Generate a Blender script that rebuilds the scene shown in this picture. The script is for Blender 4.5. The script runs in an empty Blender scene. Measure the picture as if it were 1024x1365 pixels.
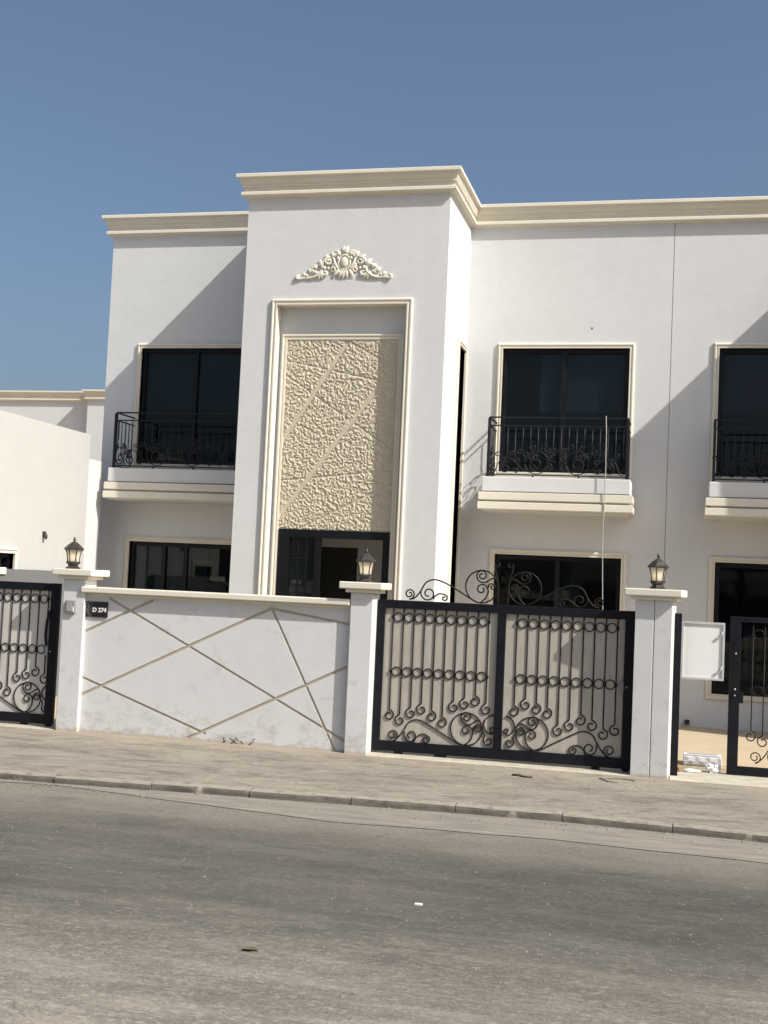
import bpy, bmesh, math, random
from math import sin, cos, pi, radians, hypot, atan2
from mathutils import Matrix, Vector, noise

random.seed(7)
SC = bpy.context.scene
COL = SC.collection

# ------------------------------------------------------------------ camera
CAM_H = 1.90
_y, _p, _r = radians(-13.7518), radians(3.2790), radians(2.5734)
_f = Vector((sin(_y) * cos(_p), cos(_y) * cos(_p), sin(_p)))
_rt = Vector((cos(_y), -sin(_y), 0))
_up = _rt.cross(_f)
_R = _rt * cos(_r) + _up * sin(_r)
_D = _rt * sin(_r) - _up * cos(_r)
_R, _U = _R, (-_rt * sin(_r) + _up * cos(_r))
cam = bpy.data.cameras.new("camera")
cam_ob = bpy.data.objects.new("camera", cam)
COL.objects.link(cam_ob)
cam_ob.matrix_world = Matrix(((_R.x, _U.x, -_f.x, 0), (_R.y, _U.y, -_f.y, 0), (_R.z, _U.z, -_f.z, CAM_H), (0, 0, 0, 1)))
cam.sensor_fit = 'HORIZONTAL'
cam.sensor_width = 36
cam.lens = 1658 / 1024 * 36
cam.clip_start = 0.1
cam.clip_end = 4000
SC.camera = cam_ob

# ------------------------------------------------------------------ light
SUN_FROM = Vector((2.35, -1.0, 2.35)).normalized()
W = bpy.data.worlds.new("World")
SC.world = W
W.use_nodes = True
_nt = W.node_tree
_bg = _nt.nodes['Background']
_sky = _nt.nodes.new('ShaderNodeTexSky')
_sky.sky_type = 'NISHITA'
_sky.sun_disc = False
_sky.sun_elevation = math.asin(SUN_FROM.z)
_sky.sun_rotation = atan2(SUN_FROM.x, SUN_FROM.y)
_sky.dust_density = 4.6
_sky.ozone_density = 3.2
_sky.air_density = 1.0
_nt.links.new(_sky.outputs[0], _bg.inputs[0])
_bg.inputs[1].default_value = 0.066
sun = bpy.data.lights.new("sun", 'SUN')
sun.energy = 3.1
sun.angle = radians(0.55)
sun.color = (1.0, 0.965, 0.90)
sun_ob = bpy.data.objects.new("sun", sun)
COL.objects.link(sun_ob)
sun_ob.location = (20, -20, 30)
sun_ob.rotation_euler = (-SUN_FROM).to_track_quat('-Z', 'Y').to_euler()
SC.view_settings.view_transform = 'Standard'
SC.view_settings.look = 'None'
SC.view_settings.exposure = 0.92
SC.view_settings.gamma = 1
SC.view_settings.use_curve_mapping = False

# ------------------------------------------------------------------ materials
def new_mat(name):
    m = bpy.data.materials.new(name)
    m.use_nodes = True
    nt = m.node_tree
    return m, nt, nt.nodes['Principled BSDF']

def N(nt, t, **kw):
    n = nt.nodes.new(t)
    for k, v in kw.items():
        setattr(n, k, v)
    return n

def pos_scaled(nt, sc):
    g = N(nt, 'ShaderNodeNewGeometry')
    mp = N(nt, 'ShaderNodeMapping')
    nt.links.new(g.outputs['Position'], mp.inputs['Vector'])
    mp.inputs['Scale'].default_value = sc
    return mp.outputs[0]

def noise_tex(nt, scale, detail=4, rough=0.55, stretch=(1, 1, 1), dist=0.0):
    n = N(nt, 'ShaderNodeTexNoise')
    n.inputs['Scale'].default_value = scale
    n.inputs['Detail'].default_value = detail
    n.inputs['Roughness'].default_value = rough
    n.inputs['Distortion'].default_value = dist
    nt.links.new(pos_scaled(nt, stretch), n.inputs['Vector'])
    return n.outputs[0]

def ramp(nt, fac, a, b, ca=0.0, cb=1.0):
    r = N(nt, 'ShaderNodeMapRange', clamp=True)
    r.inputs[1].default_value = a
    r.inputs[2].default_value = b
    r.inputs[3].default_value = ca
    r.inputs[4].default_value = cb
    nt.links.new(fac, r.inputs[0])
    return r.outputs[0]

def math_n(nt, op, a, b):
    m = N(nt, 'ShaderNodeMath', operation=op)
    for i, v in enumerate((a, b)):
        if isinstance(v, (int, float)):
            m.inputs[i].default_value = v
        else:
            nt.links.new(v, m.inputs[i])
    return m.outputs[0]

def mix(nt, fac, c1, c2):
    m = N(nt, 'ShaderNodeMix', data_type='RGBA')
    if isinstance(fac, (int, float)):
        m.inputs[0].default_value = fac
    else:
        nt.links.new(fac, m.inputs[0])
    for i, c in ((6, c1), (7, c2)):
        if isinstance(c, tuple):
            m.inputs[i].default_value = (*c, 1)
        else:
            nt.links.new(c, m.inputs[i])
    return m.outputs[2]

def bump(nt, bsdf, h, strength, dist):
    b = N(nt, 'ShaderNodeBump')
    b.inputs['Strength'].default_value = strength
    b.inputs['Distance'].default_value = dist
    nt.links.new(h, b.inputs['Height'])
    nt.links.new(b.outputs[0], bsdf.inputs['Normal'])

def pos_xyz(nt):
    g = N(nt, 'ShaderNodeNewGeometry')
    s = N(nt, 'ShaderNodeSeparateXYZ')
    nt.links.new(g.outputs['Position'], s.inputs[0])
    return s.outputs

def simple(name, c1, c2, scale, rough=0.8, bump_s=0.0, bump_scale=120, bump_d=0.004, metallic=0.0, spec=0.5, stretch=(1, 1, 1), lo=0.3, hi=0.7, detail=5):
    m, nt, b = new_mat(name)
    f = ramp(nt, noise_tex(nt, scale, detail, 0.6, stretch), lo, hi)
    nt.links.new(mix(nt, f, c1, c2), b.inputs['Base Color'])
    b.inputs['Roughness'].default_value = rough
    b.inputs['Metallic'].default_value = metallic
    b.inputs['Specular IOR Level'].default_value = spec
    if bump_s:
        bump(nt, b, noise_tex(nt, bump_scale, 4), bump_s, bump_d)
    return m

def wall_mat(name, base, dirt, streak=0.10, splash=0.0, patch=0.5):
    m, nt, b = new_mat(name)
    big = ramp(nt, noise_tex(nt, 0.9, 6, 0.6), 0.35, 0.75)
    st = ramp(nt, noise_tex(nt, 1.6, 5, 0.6, (3.0, 3.0, 0.22)), 0.48, 0.85)
    trowel = ramp(nt, noise_tex(nt, 5.0, 6, 0.65, (1, 1, 1.3), 0.8), 0.4, 0.8)
    c = mix(nt, math_n(nt, 'MULTIPLY', big, patch * 0.16), base, dirt)
    c = mix(nt, math_n(nt, 'MULTIPLY', st, streak), c, dirt)
    c = mix(nt, math_n(nt, 'MULTIPLY', trowel, patch * 0.14), c, tuple(x * 0.8 for x in dirt))
    if splash:
        z = pos_xyz(nt)[2]
        zone = ramp(nt, z, 0.02, 0.55, 1.0, 0.0)
        sp = ramp(nt, noise_tex(nt, 4.5, 7, 0.7, (1, 1, 1.6), 0.6), 0.50, 0.66)
        c = mix(nt, math_n(nt, 'MULTIPLY', math_n(nt, 'MULTIPLY', sp, zone), splash), c, (0.36, 0.33, 0.28))
        sc = ramp(nt, noise_tex(nt, 3.6, 6, 0.62, (1, 1, 1.2), 0.5), 0.585, 0.70)
        c = mix(nt, math_n(nt, 'MULTIPLY', sc, splash * 0.6), c, (0.40, 0.40, 0.40))
        edge = ramp(nt, math_n(nt, 'ADD', z, math_n(nt, 'MULTIPLY', noise_tex(nt, 9, 4), 0.09)), 0.055, 0.085, 1.0, 0.0)
        c = mix(nt, math_n(nt, 'MULTIPLY', edge, 0.75), c, (0.42, 0.36, 0.28))
    nt.links.new(c, b.inputs['Base Color'])
    b.inputs['Roughness'].default_value = 0.85
    b.inputs['Specular IOR Level'].default_value = 0.25
    h = math_n(nt, 'ADD', noise_tex(nt, 260, 3), math_n(nt, 'MULTIPLY', noise_tex(nt, 5, 4), 2.6))
    bump(nt, b, h, 0.35, 0.003)
    return m

MAT = {}
MAT['wall'] = wall_mat('white_render', (0.618, 0.622, 0.618), (0.45, 0.45, 0.435), 0.12, 0.0, 0.9)
MAT['garden'] = wall_mat('white_garden_render', (0.608, 0.608, 0.598), (0.43, 0.425, 0.41), 0.10, 0.75, 0.7)
MAT['annexe'] = wall_mat('off_white_annexe_paint', (0.47, 0.465, 0.445), (0.38, 0.37, 0.345), 0.12, 0.0, 1.1)
MAT['shade_grey'] = wall_mat('painted_shade_grey', (0.15, 0.15, 0.155), (0.11, 0.11, 0.11), 0.2)  # dark grey is shade put into the colour of the low wall
MAT['cream'] = simple('cream_moulding', (0.695, 0.655, 0.555), (0.645, 0.60, 0.50), 2.0, 0.75, 0.10, 90, 0.003)
MAT['groove'] = simple('beige_groove', (0.44, 0.385, 0.30), (0.36, 0.31, 0.24), 9.0, 0.85, 0.2, 60)
MAT['stone'] = simple('carved_stone', (0.58, 0.52, 0.40), (0.50, 0.445, 0.335), 9.0, 0.85, 0.25, 110, 0.004)
MAT['mortar'] = simple('stone_mortar', (0.58, 0.52, 0.40), (0.51, 0.455, 0.345), 12.0, 0.9, 0.3, 140, 0.003)
MAT['alu'] = simple('black_aluminium', (0.004, 0.0045, 0.007), (0.007, 0.0075, 0.010), 4.0, 0.45, spec=0.25)
MAT['gate_black'] = simple('gate_black_paint', (0.0045, 0.005, 0.009), (0.009, 0.0095, 0.013), 7.0, 0.5, 0.08, 60, 0.002, spec=0.2)
MAT['iron'] = simple('wrought_iron', (0.008, 0.0062, 0.005), (0.017, 0.013, 0.010), 30.0, 0.55, 0.15, 120, 0.002, spec=0.2)
MAT['rail_iron'] = simple('railing_iron', (0.007, 0.0075, 0.008), (0.013, 0.013, 0.014), 30.0, 0.5, spec=0.3)
MAT['lamp_metal'] = simple('bronze_lamp_metal', (0.035, 0.030, 0.026), (0.075, 0.068, 0.06), 22.0, 0.45, 0.2, 90, 0.002, metallic=0.4)
MAT['backing'] = simple('beige_gate_sheet', (0.43, 0.395, 0.34), (0.335, 0.305, 0.262), 7.0, 0.6, stretch=(3, 3, 0.5))
MAT['backing_pale'] = simple('pale_gate_sheet', (0.56, 0.53, 0.485), (0.48, 0.455, 0.415), 5.0, 0.6, stretch=(3, 3, 0.5))
m, nt, b = new_mat('kerb_concrete')
g_ = N(nt, 'ShaderNodeNewGeometry')
sx_ = N(nt, 'ShaderNodeSeparateXYZ')
nt.links.new(g_.outputs['True Normal'], sx_.inputs[0])
base_ = mix(nt, ramp(nt, noise_tex(nt, 4.5, 6, 0.65, (1, 1, 2)), 0.35, 0.68), (0.075, 0.066, 0.053), (0.150, 0.133, 0.108))
base_ = mix(nt, ramp(nt, noise_tex(nt, 2.2, 5, 0.7, (1.5, 1, 1)), 0.60, 0.68), base_, (0.30, 0.27, 0.22))
dust_ = math_n(nt, 'MULTIPLY', ramp(nt, sx_.outputs[2], 0.6, 0.95), ramp(nt, noise_tex(nt, 8, 4), 0.25, 0.5))
nt.links.new(mix(nt, dust_, base_, (0.29, 0.262, 0.212)), b.inputs['Base Color'])
b.inputs['Roughness'].default_value = 0.92
bump(nt, b, noise_tex(nt, 40, 4), 0.5, 0.01)
MAT['kerb'] = m
MAT['wire'] = simple('pale_wire', (0.27, 0.245, 0.205), (0.2, 0.18, 0.15), 5.0, 0.8)
MAT['gutter'] = simple('gutter_concrete', (0.270, 0.240, 0.195), (0.165, 0.150, 0.126), 4.5, 0.9, 0.4, 60, 0.006, stretch=(0.5, 3, 1))
MAT['yard'] = simple('yard_paving', (0.50, 0.40, 0.265), (0.43, 0.345, 0.23), 2.0, 0.8, 0.2, 60, 0.005)
MAT['sill'] = simple('gate_track_concrete', (0.50, 0.46, 0.37), (0.36, 0.33, 0.26), 6.0, 0.9, 0.5, 50, 0.008)
MAT['sand'] = simple('sand', (0.36, 0.31, 0.24), (0.30, 0.26, 0.20), 1.5, 0.95)
MAT['grey_box'] = simple('grey_plastic', (0.20, 0.20, 0.205), (0.26, 0.26, 0.26), 9.0, 0.5)
MAT['screen'] = simple('grey_screen', (0.34, 0.34, 0.34), (0.28, 0.28, 0.28), 9.0, 0.3)
MAT['sign_black'] = simple('sign_black', (0.010, 0.010, 0.010), (0.016, 0.016, 0.016), 15.0, 0.35)
MAT['sign_grey'] = simple('sign_grey_print', (0.26, 0.26, 0.25), (0.18, 0.18, 0.17), 40.0, 0.5)
MAT['sign_white'] = simple('sign_white', (0.78, 0.77, 0.75), (0.72, 0.71, 0.69), 15.0, 0.5)
MAT['board'] = simple('white_board', (0.72, 0.725, 0.70), (0.66, 0.665, 0.64), 2.5, 0.5)
MAT['board_frame'] = simple('grey_board_frame', (0.50, 0.50, 0.50), (0.42, 0.42, 0.42), 9.0, 0.45)
MAT['plastic_white'] = simple('white_carton', (0.78, 0.77, 0.77), (0.70, 0.69, 0.70), 5.0, 0.5)
MAT['carton_brown'] = simple('brown_scrap', (0.42, 0.22, 0.10), (0.34, 0.18, 0.08), 9.0, 0.8)
MAT['cord'] = simple('pale_cord', (0.40, 0.385, 0.36), (0.33, 0.315, 0.29), 20.0, 0.7)
MAT['twig'] = simple('dry_twig', (0.06, 0.05, 0.04), (0.11, 0.09, 0.065), 20.0, 0.9)
MAT['leaf'] = simple('dry_leaf', (0.10, 0.085, 0.04), (0.15, 0.12, 0.06), 20.0, 0.9)
MAT['pebble'] = simple('pebbles', (0.30, 0.275, 0.235), (0.13, 0.12, 0.105), 30.0, 0.9)
MAT['dark_void'] = simple('dark_opening', (0.02, 0.018, 0.016), (0.03, 0.027, 0.023), 4.0, 0.7)
MAT['joint'] = simple('grey_joint_sealant', (0.34, 0.335, 0.325), (0.24, 0.235, 0.225), 3.0, 0.8)
MAT['blind'] = simple('grey_blind', (0.34, 0.35, 0.34), (0.28, 0.29, 0.285), 2.0, 0.8, stretch=(4, 1, 0.4))
MAT['steel'] = simple('galvanised_steel', (0.45, 0.45, 0.45), (0.36, 0.36, 0.37), 20.0, 0.35, metallic=0.9)

m, nt, b = new_mat('tinted_glass')
b.inputs['Base Color'].default_value = (0.003, 0.004, 0.005, 1)
b.inputs['Roughness'].default_value = 0.02
b.inputs['IOR'].default_value = 1.5
bump(nt, b, noise_tex(nt, 1.7, 2), 0.06, 0.02)
tr_ = N(nt, 'ShaderNodeBsdfTransparent')
tr_.inputs[0].default_value = (0.80, 0.95, 1.0, 1)
mx_ = N(nt, 'ShaderNodeMixShader')
mx_.inputs[0].default_value = 0.42
nt.links.new(b.outputs[0], mx_.inputs[1])
nt.links.new(tr_.outputs[0], mx_.inputs[2])
nt.links.new(mx_.outputs[0], nt.nodes['Material Output'].inputs['Surface'])
MAT['glass'] = m

m, nt, b = new_mat('frosted_lamp_glass')
b.inputs['Base Color'].default_value = (0.66, 0.64, 0.58, 1)
b.inputs['Roughness'].default_value = 0.3
tr_ = N(nt, 'ShaderNodeBsdfTranslucent')
tr_.inputs[0].default_value = (0.78, 0.76, 0.70, 1)
mx_ = N(nt, 'ShaderNodeMixShader')
mx_.inputs[0].default_value = 0.6
nt.links.new(b.outputs[0], mx_.inputs[1])
nt.links.new(tr_.outputs[0], mx_.inputs[2])
nt.links.new(mx_.outputs[0], nt.nodes['Material Output'].inputs['Surface'])
MAT['lamp_glass'] = m
m, nt, b = new_mat('lamp_bulb')
b.inputs['Base Color'].default_value = (0.9, 0.8, 0.6, 1)
b.inputs['Emission Color'].default_value = (1.0, 0.78, 0.45, 1)
b.inputs['Emission Strength'].default_value = 3.5
MAT['bulb'] = m

# asphalt with real dust lying on it
m, nt, b = new_mat('dusty_asphalt')
xyz = pos_xyz(nt)
patch = ramp(nt, noise_tex(nt, 0.55, 7, 0.68, (0.55, 1.25, 1), 0.7), 0.40, 0.60)
near = ramp(nt, math_n(nt, 'ADD', xyz[1], math_n(nt, 'MULTIPLY', noise_tex(nt, 0.35, 4, 0.6, (0.6, 1, 1)), 3.2)), 6.4, 8.9, 1.0, 0.0)
far = ramp(nt, math_n(nt, 'ADD', xyz[1], math_n(nt, 'MULTIPLY', noise_tex(nt, 1.0, 7, 0.68, (0.5, 1, 1)), 1.6)), 9.75, 10.75, 0.0, 1.0)
c = mix(nt, patch, (0.060, 0.061, 0.052), (0.108, 0.100, 0.083))
c = mix(nt, math_n(nt, 'MULTIPLY', near, 0.85), c, (0.255, 0.230, 0.188))
streaks = ramp(nt, noise_tex(nt, 3.0, 7, 0.72, (0.45, 1.6, 1), 0.5), 0.50, 0.72)
c = mix(nt, math_n(nt, 'MULTIPLY', streaks, math_n(nt, 'ADD', math_n(nt, 'MULTIPLY', near, 0.55), 0.12)), c, (0.36, 0.325, 0.27))
mott = ramp(nt, noise_tex(nt, 6.5, 8, 0.75, (0.55, 1.5, 1), 0.6), 0.36, 0.66)
c = mix(nt, math_n(nt, 'MULTIPLY', mott, math_n(nt, 'ADD', math_n(nt, 'MULTIPLY', near, 0.40), 0.14)), c, (0.30, 0.27, 0.225))
mott2 = ramp(nt, noise_tex(nt, 14, 8, 0.75, (0.6, 1.5, 1), 0.6), 0.50, 0.70)
c = mix(nt, math_n(nt, 'MULTIPLY', mott2, 0.45), c, (0.055, 0.053, 0.047))
c = mix(nt, math_n(nt, 'MULTIPLY', far, 0.8), c, (0.255, 0.226, 0.182))
grain = ramp(nt, noise_tex(nt, 48, 4, 0.75), 0.42, 0.60, 0.0, 1.0)
c = mix(nt, math_n(nt, 'MULTIPLY', grain, 0.50), c, (0.072, 0.068, 0.060))
gr2 = ramp(nt, noise_tex(nt, 26, 5, 0.75, (0.7, 1.2, 1)), 0.53, 0.62)
c = mix(nt, math_n(nt, 'MULTIPLY', gr2, math_n(nt, 'ADD', math_n(nt, 'MULTIPLY', near, 0.42), 0.12)), c, (0.40, 0.37, 0.31))
lane = ramp(nt, noise_tex(nt, 1.7, 7, 0.7, (0.35, 2.2, 1), 0.4), 0.50, 0.66)
c = mix(nt, math_n(nt, 'MULTIPLY', lane, math_n(nt, 'ADD', math_n(nt, 'MULTIPLY', near, 0.40), 0.08)), c, (0.42, 0.375, 0.305))
speck = ramp(nt, noise_tex(nt, 38, 2, 0.5, (0.8, 1, 1)), 0.66, 0.72)
c = mix(nt, math_n(nt, 'MULTIPLY', speck, math_n(nt, 'ADD', math_n(nt, 'MULTIPLY', near, 0.45), 0.05)), c, (0.44, 0.40, 0.34))
oil = ramp(nt, noise_tex(nt, 1.3, 4, 0.6, (0.8, 1.2, 1)), 0.60, 0.72)
c = mix(nt, math_n(nt, 'MULTIPLY', oil, 0.38), c, (0.06, 0.058, 0.053))
vor = N(nt, 'ShaderNodeTexVoronoi', feature='DISTANCE_TO_EDGE')
vor.inputs['Scale'].default_value = 0.8
wv = N(nt, 'ShaderNodeVectorMath', operation='ADD')
nn = N(nt, 'ShaderNodeTexNoise')
nn.inputs['Scale'].default_value = 1.6
nn.inputs['Detail'].default_value = 6
nt.links.new(pos_scaled(nt, (1, 1, 1)), nn.inputs['Vector'])
nt.links.new(pos_scaled(nt, (0.8, 1.3, 1)), wv.inputs[0])
nt.links.new(nn.outputs[1], wv.inputs[1])
vor.inputs['Randomness'].default_value = 1.0
nt.links.new(wv.outputs[0], vor.inputs['Vector'])
crack = math_n(nt, 'MULTIPLY', ramp(nt, vor.outputs[0], 0.0, 0.016, 1.0, 0.0), ramp(nt, noise_tex(nt, 0.6, 3), 0.48, 0.62))
c = mix(nt, math_n(nt, 'MULTIPLY', crack, 0.4), c, (0.06, 0.055, 0.05))
nt.links.new(c, b.inputs['Base Color'])
b.inputs['Roughness'].default_value = 0.9
b.inputs['Specular IOR Level'].default_value = 0.25
bump(nt, b, math_n(nt, 'ADD', noise_tex(nt, 90, 4, 0.7), math_n(nt, 'MULTIPLY', noise_tex(nt, 12, 4), 1.5)), 0.6, 0.010)
MAT['asphalt'] = m

m, nt, b = new_mat('dusty_pavement')
xyz = pos_xyz(nt)
c = mix(nt, ramp(nt, noise_tex(nt, 1.0, 6, 0.65, (0.7, 1.3, 1), 0.4), 0.34, 0.68), (0.335, 0.300, 0.240), (0.245, 0.222, 0.182))
c = mix(nt, math_n(nt, 'MULTIPLY', ramp(nt, noise_tex(nt, 2.6, 7, 0.7, (0.6, 1.35, 1), 0.7), 0.48, 0.62), 0.85), c, (0.165, 0.147, 0.118))
c = mix(nt, math_n(nt, 'MULTIPLY', ramp(nt, noise_tex(nt, 9, 8, 0.75, (0.75, 1.25, 1), 0.6), 0.50, 0.68), 0.5), c, (0.17, 0.15, 0.12))
c = mix(nt, math_n(nt, 'MULTIPLY', ramp(nt, noise_tex(nt, 11, 8, 0.75, (0.75, 1.3, 1), 0.6), 0.54, 0.70), 0.6), c, (0.44, 0.40, 0.33))
c = mix(nt, math_n(nt, 'MULTIPLY', ramp(nt, noise_tex(nt, 1.4, 5, 0.6, (0.5, 1.6, 1)), 0.55, 0.75), 0.5), c, (0.36, 0.30, 0.215))
c = mix(nt, math_n(nt, 'MULTIPLY', ramp(nt, math_n(nt, 'ADD', xyz[1], math_n(nt, 'MULTIPLY', noise_tex(nt, 2.2, 5, 0.65), 0.9)), 13.3, 13.9), 0.55), c, (0.40, 0.335, 0.25))
c = mix(nt, math_n(nt, 'MULTIPLY', ramp(nt, noise_tex(nt, 45, 3, 0.7), 0.35, 0.7), 0.28), c, (0.15, 0.135, 0.11))
nt.links.new(c, b.inputs['Base Color'])
b.inputs['Roughness'].default_value = 0.92
b.inputs['Specular IOR Level'].default_value = 0.2
bump(nt, b, math_n(nt, 'ADD', noise_tex(nt, 55, 4, 0.7), math_n(nt, 'MULTIPLY', noise_tex(nt, 6, 5, 0.6, (0.5, 1.5, 1)), 5.0)), 0.7, 0.014)
MAT['pavement'] = m

# ------------------------------------------------------------------ mesh helpers
MIRROR_C = None           # when set, everything built is mirrored about this x

class MB:
    def __init__(self):
        self.v, self.f, self.s = [], [], []

    def add(self, vs, fs, smooth=False):
        o = len(self.v)
        self.v += [tuple(p) for p in vs]
        self.f += [tuple(i + o for i in q) for q in fs]
        self.s += [smooth] * len(fs)

    def box(self, x0, x1, y0, y1, z0, z1):
        if x0 > x1: x0, x1 = x1, x0
        if y0 > y1: y0, y1 = y1, y0
        if z0 > z1: z0, z1 = z1, z0
        self.add([(x0, y0, z0), (x1, y0, z0), (x1, y1, z0), (x0, y1, z0), (x0, y0, z1), (x1, y0, z1), (x1, y1, z1), (x0, y1, z1)],
                 [(0, 3, 2, 1), (4, 5, 6, 7), (0, 1, 5, 4), (1, 2, 6, 5), (2, 3, 7, 6), (3, 0, 4, 7)])

    def bbox(self, x0, x1, y0, y1, z0, z1, r=0.008):
        """box with chamfered vertical and horizontal edges"""
        if x0 > x1: x0, x1 = x1, x0
        if y0 > y1: y0, y1 = y1, y0
        if z0 > z1: z0, z1 = z1, z0
        bm = bmesh.new()
        bmesh.ops.create_cube(bm, size=1.0)
        for v in bm.verts:
            v.co = ((x0 + x1) / 2 + v.co.x * (x1 - x0), (y0 + y1) / 2 + v.co.y * (y1 - y0), (z0 + z1) / 2 + v.co.z * (z1 - z0))
        bmesh.ops.bevel(bm, geom=bm.edges[:], offset=r, segments=2, profile=0.5, affect='EDGES')
        bm.verts.index_update()
        self.add([v.co[:] for v in bm.verts], [[v.index for v in f.verts] for f in bm.faces])
        bm.free()

    def tube(self, pts, r, sides=6, closed=False, taper=None, flat=None):
        pts = [Vector(p) for p in pts]
        n = len(pts)
        vs, fs = [], []
        prev = None
        for i, p in enumerate(pts):
            if closed:
                t = pts[(i + 1) % n] - pts[i - 1]
            else:
                t = pts[min(i + 1, n - 1)] - pts[max(i - 1, 0)]
            if t.length < 1e-9: t = Vector((0, 0, 1))
            t.normalize()
            ref = Vector((0, 1, 0)) if abs(t.y) < 0.9 else Vector((1, 0, 0))
            a = t.cross(ref).normalized()
            b = a.cross(t).normalized()
            rr = r if taper is None else r * taper(i / max(1, n - 1))
            fl = 1.0 if flat is None else flat
            for k in range(sides):
                an = 2 * pi * (k + 0.5) / sides
                vs.append(p + a * (cos(an) * rr) + b * (sin(an) * rr * fl))
        m_ = n if closed else n - 1
        for i in range(m_):
            for k in range(sides):
                a0, a1 = i * sides + k, i * sides + (k + 1) % sides
                j = ((i + 1) % n) * sides
                fs.append((a0, a1, j + (k + 1) % sides, j + k))
        if not closed:
            fs.append(tuple(range(sides))[::-1])
            fs.append(tuple((n - 1) * sides + k for k in range(sides)))
        self.add(vs, fs, sides > 4)

    def ball(self, c, rx, ry, rz, rot=0.0, seg=10, rings=6):
        """ellipsoid, turned by rot in the xz plane"""
        vs, fs = [], []
        for i in range(rings + 1):
            th = pi * i / rings
            for k in range(seg):
                ph = 2 * pi * k / seg
                x, y, z = rx * sin(th) * cos(ph), ry * sin(th) * sin(ph), rz * cos(th)
                vs.append((c[0] + x * cos(rot) - z * sin(rot), c[1] + y, c[2] + x * sin(rot) + z * cos(rot)))
        for i in range(rings):
            for k in range(seg):
                fs.append((i * seg + k, i * seg + (k + 1) % seg, (i + 1) * seg + (k + 1) % seg, (i + 1) * seg + k))
        self.add(vs, fs, True)

    def lathe(self, c, prof, seg=24, flat_sides=False, phase=0.0):
        vs, fs = [], []
        for r, z in prof:
            for k in range(seg):
                a = 2 * pi * k / seg + phase
                vs.append((c[0] + r * cos(a), c[1] + r * sin(a), c[2] + z))
        for i in range(len(prof) - 1):
            for k in range(seg):
                fs.append((i * seg + k, i * seg + (k + 1) % seg, (i + 1) * seg + (k + 1) % seg, (i + 1) * seg + k))
        fs.append(tuple(range(seg))[::-1])
        fs.append(tuple((len(prof) - 1) * seg + k for k in range(seg)))
        self.add(vs, fs, not flat_sides)

    def mesh(self, name, mat, recalc=True):
        vs, fs = self.v, self.f
        if MIRROR_C is not None:
            vs = [(2 * MIRROR_C - x, y, z) for x, y, z in vs]
            fs = [q[::-1] for q in fs]
        me = bpy.data.meshes.new(name)
        me.from_pydata(vs, [], fs)
        me.materials.append(mat)
        me.polygons.foreach_set('use_smooth', self.s)
        if recalc:
            bm = bmesh.new()
            bm.from_mesh(me)
            bmesh.ops.remove_doubles(bm, verts=bm.verts[:], dist=1e-5)
            bmesh.ops.recalc_face_normals(bm, faces=bm.faces[:])
            bm.to_mesh(me)
            bm.free()
        me.update()
        return me

    def build(self, name, mat, parent=None, recalc=True):
        return link(name, self.mesh(name, MAT[mat] if isinstance(mat, str) else mat, recalc), parent)

def link(name, data, parent=None, loc=None):
    o = bpy.data.objects.new(name, data)
    COL.objects.link(o)
    if parent is not None:
        o.parent = parent
        if parent.type == 'EMPTY':
            o.matrix_parent_inverse = Matrix.Translation(-Vector(parent.location))
    if loc is not None:
        o.location = loc
    return o

def thing(name, label, cat, loc, group=None):
    o = bpy.data.objects.new(name, None)
    COL.objects.link(o)
    o.empty_display_size = 0.2
    if MIRROR_C is not None:
        loc = (2 * MIRROR_C - loc[0], loc[1], loc[2])
    o.location = loc
    return tag(o, label, cat, group)

def tag(o, label, cat, group=None):
    o['label'] = label
    o['category'] = cat
    if group: o['group'] = group
    return o

def structure(o, label=None):
    o['kind'] = 'structure'
    if label: o['label'] = label
    return o

def copy_tree(o, parent=None):
    c = o.copy()
    COL.objects.link(c)
    if parent is not None:
        c.parent = parent
    for ch in o.children:
        copy_tree(ch, c)
    return c

def crom(pts, sub=6):
    """Catmull-Rom through 2-D points"""
    out = []
    n = len(pts)
    for i in range(n - 1):
        p0, p1, p2, p3 = pts[max(i - 1, 0)], pts[i], pts[i + 1], pts[min(i + 2, n - 1)]
        for k in range(sub):
            t = k / sub
            out.append(tuple(0.5 * (2 * p1[j] + (p2[j] - p0[j]) * t + (2 * p0[j] - 5 * p1[j] + 4 * p2[j] - p3[j]) * t * t + (3 * p1[j] - p0[j] - 3 * p2[j] + p3[j]) * t ** 3) for j in (0, 1)))
    out.append(tuple(pts[-1]))
    return out

def spiral(c, r0, r1, a0, a1, n=22):
    if r1 < r0 * 0.6 and abs(a1 - a0) > 300:      # keep the curls open
        r1 = max(r1, r0 * 0.30)
        a1 = a0 + (a1 - a0) * 0.88
    a0, a1 = radians(a0), radians(a1)
    return [(c[0] + (r0 + (r1 - r0) * (k / n) ** 0.85) * cos(a0 + (a1 - a0) * k / n), c[1] + (r0 + (r1 - r0) * (k / n) ** 0.85) * sin(a0 + (a1 - a0) * k / n)) for k in range(n + 1)]

def arc(c, r, a0, a1, n=24):
    return spiral(c, r, r, a0, a1, n)

def rect_frame(mb, P, u0, u1, z0, z1, prof, open_bottom=False):
    """mitred moulding: prof is a list of (inset, proud)"""
    vs, fs = [], []
    for i, d in prof:
        vs += [P(u0 + i, z0 + (0 if open_bottom else i), d), P(u0 + i, z1 - i, d), P(u1 - i, z1 - i, d), P(u1 - i, z0 + (0 if open_bottom else i), d)]
    for k in range(len(prof) - 1):
        a, b2 = k * 4, (k + 1) * 4
        for j in ((0, 1, 2) if open_bottom else (0, 1, 2, 3)):
            j2 = (j + 1) % 4
            fs.append((a + j, a + j2, b2 + j2, b2 + j))
    mb.add(vs, fs)

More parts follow.
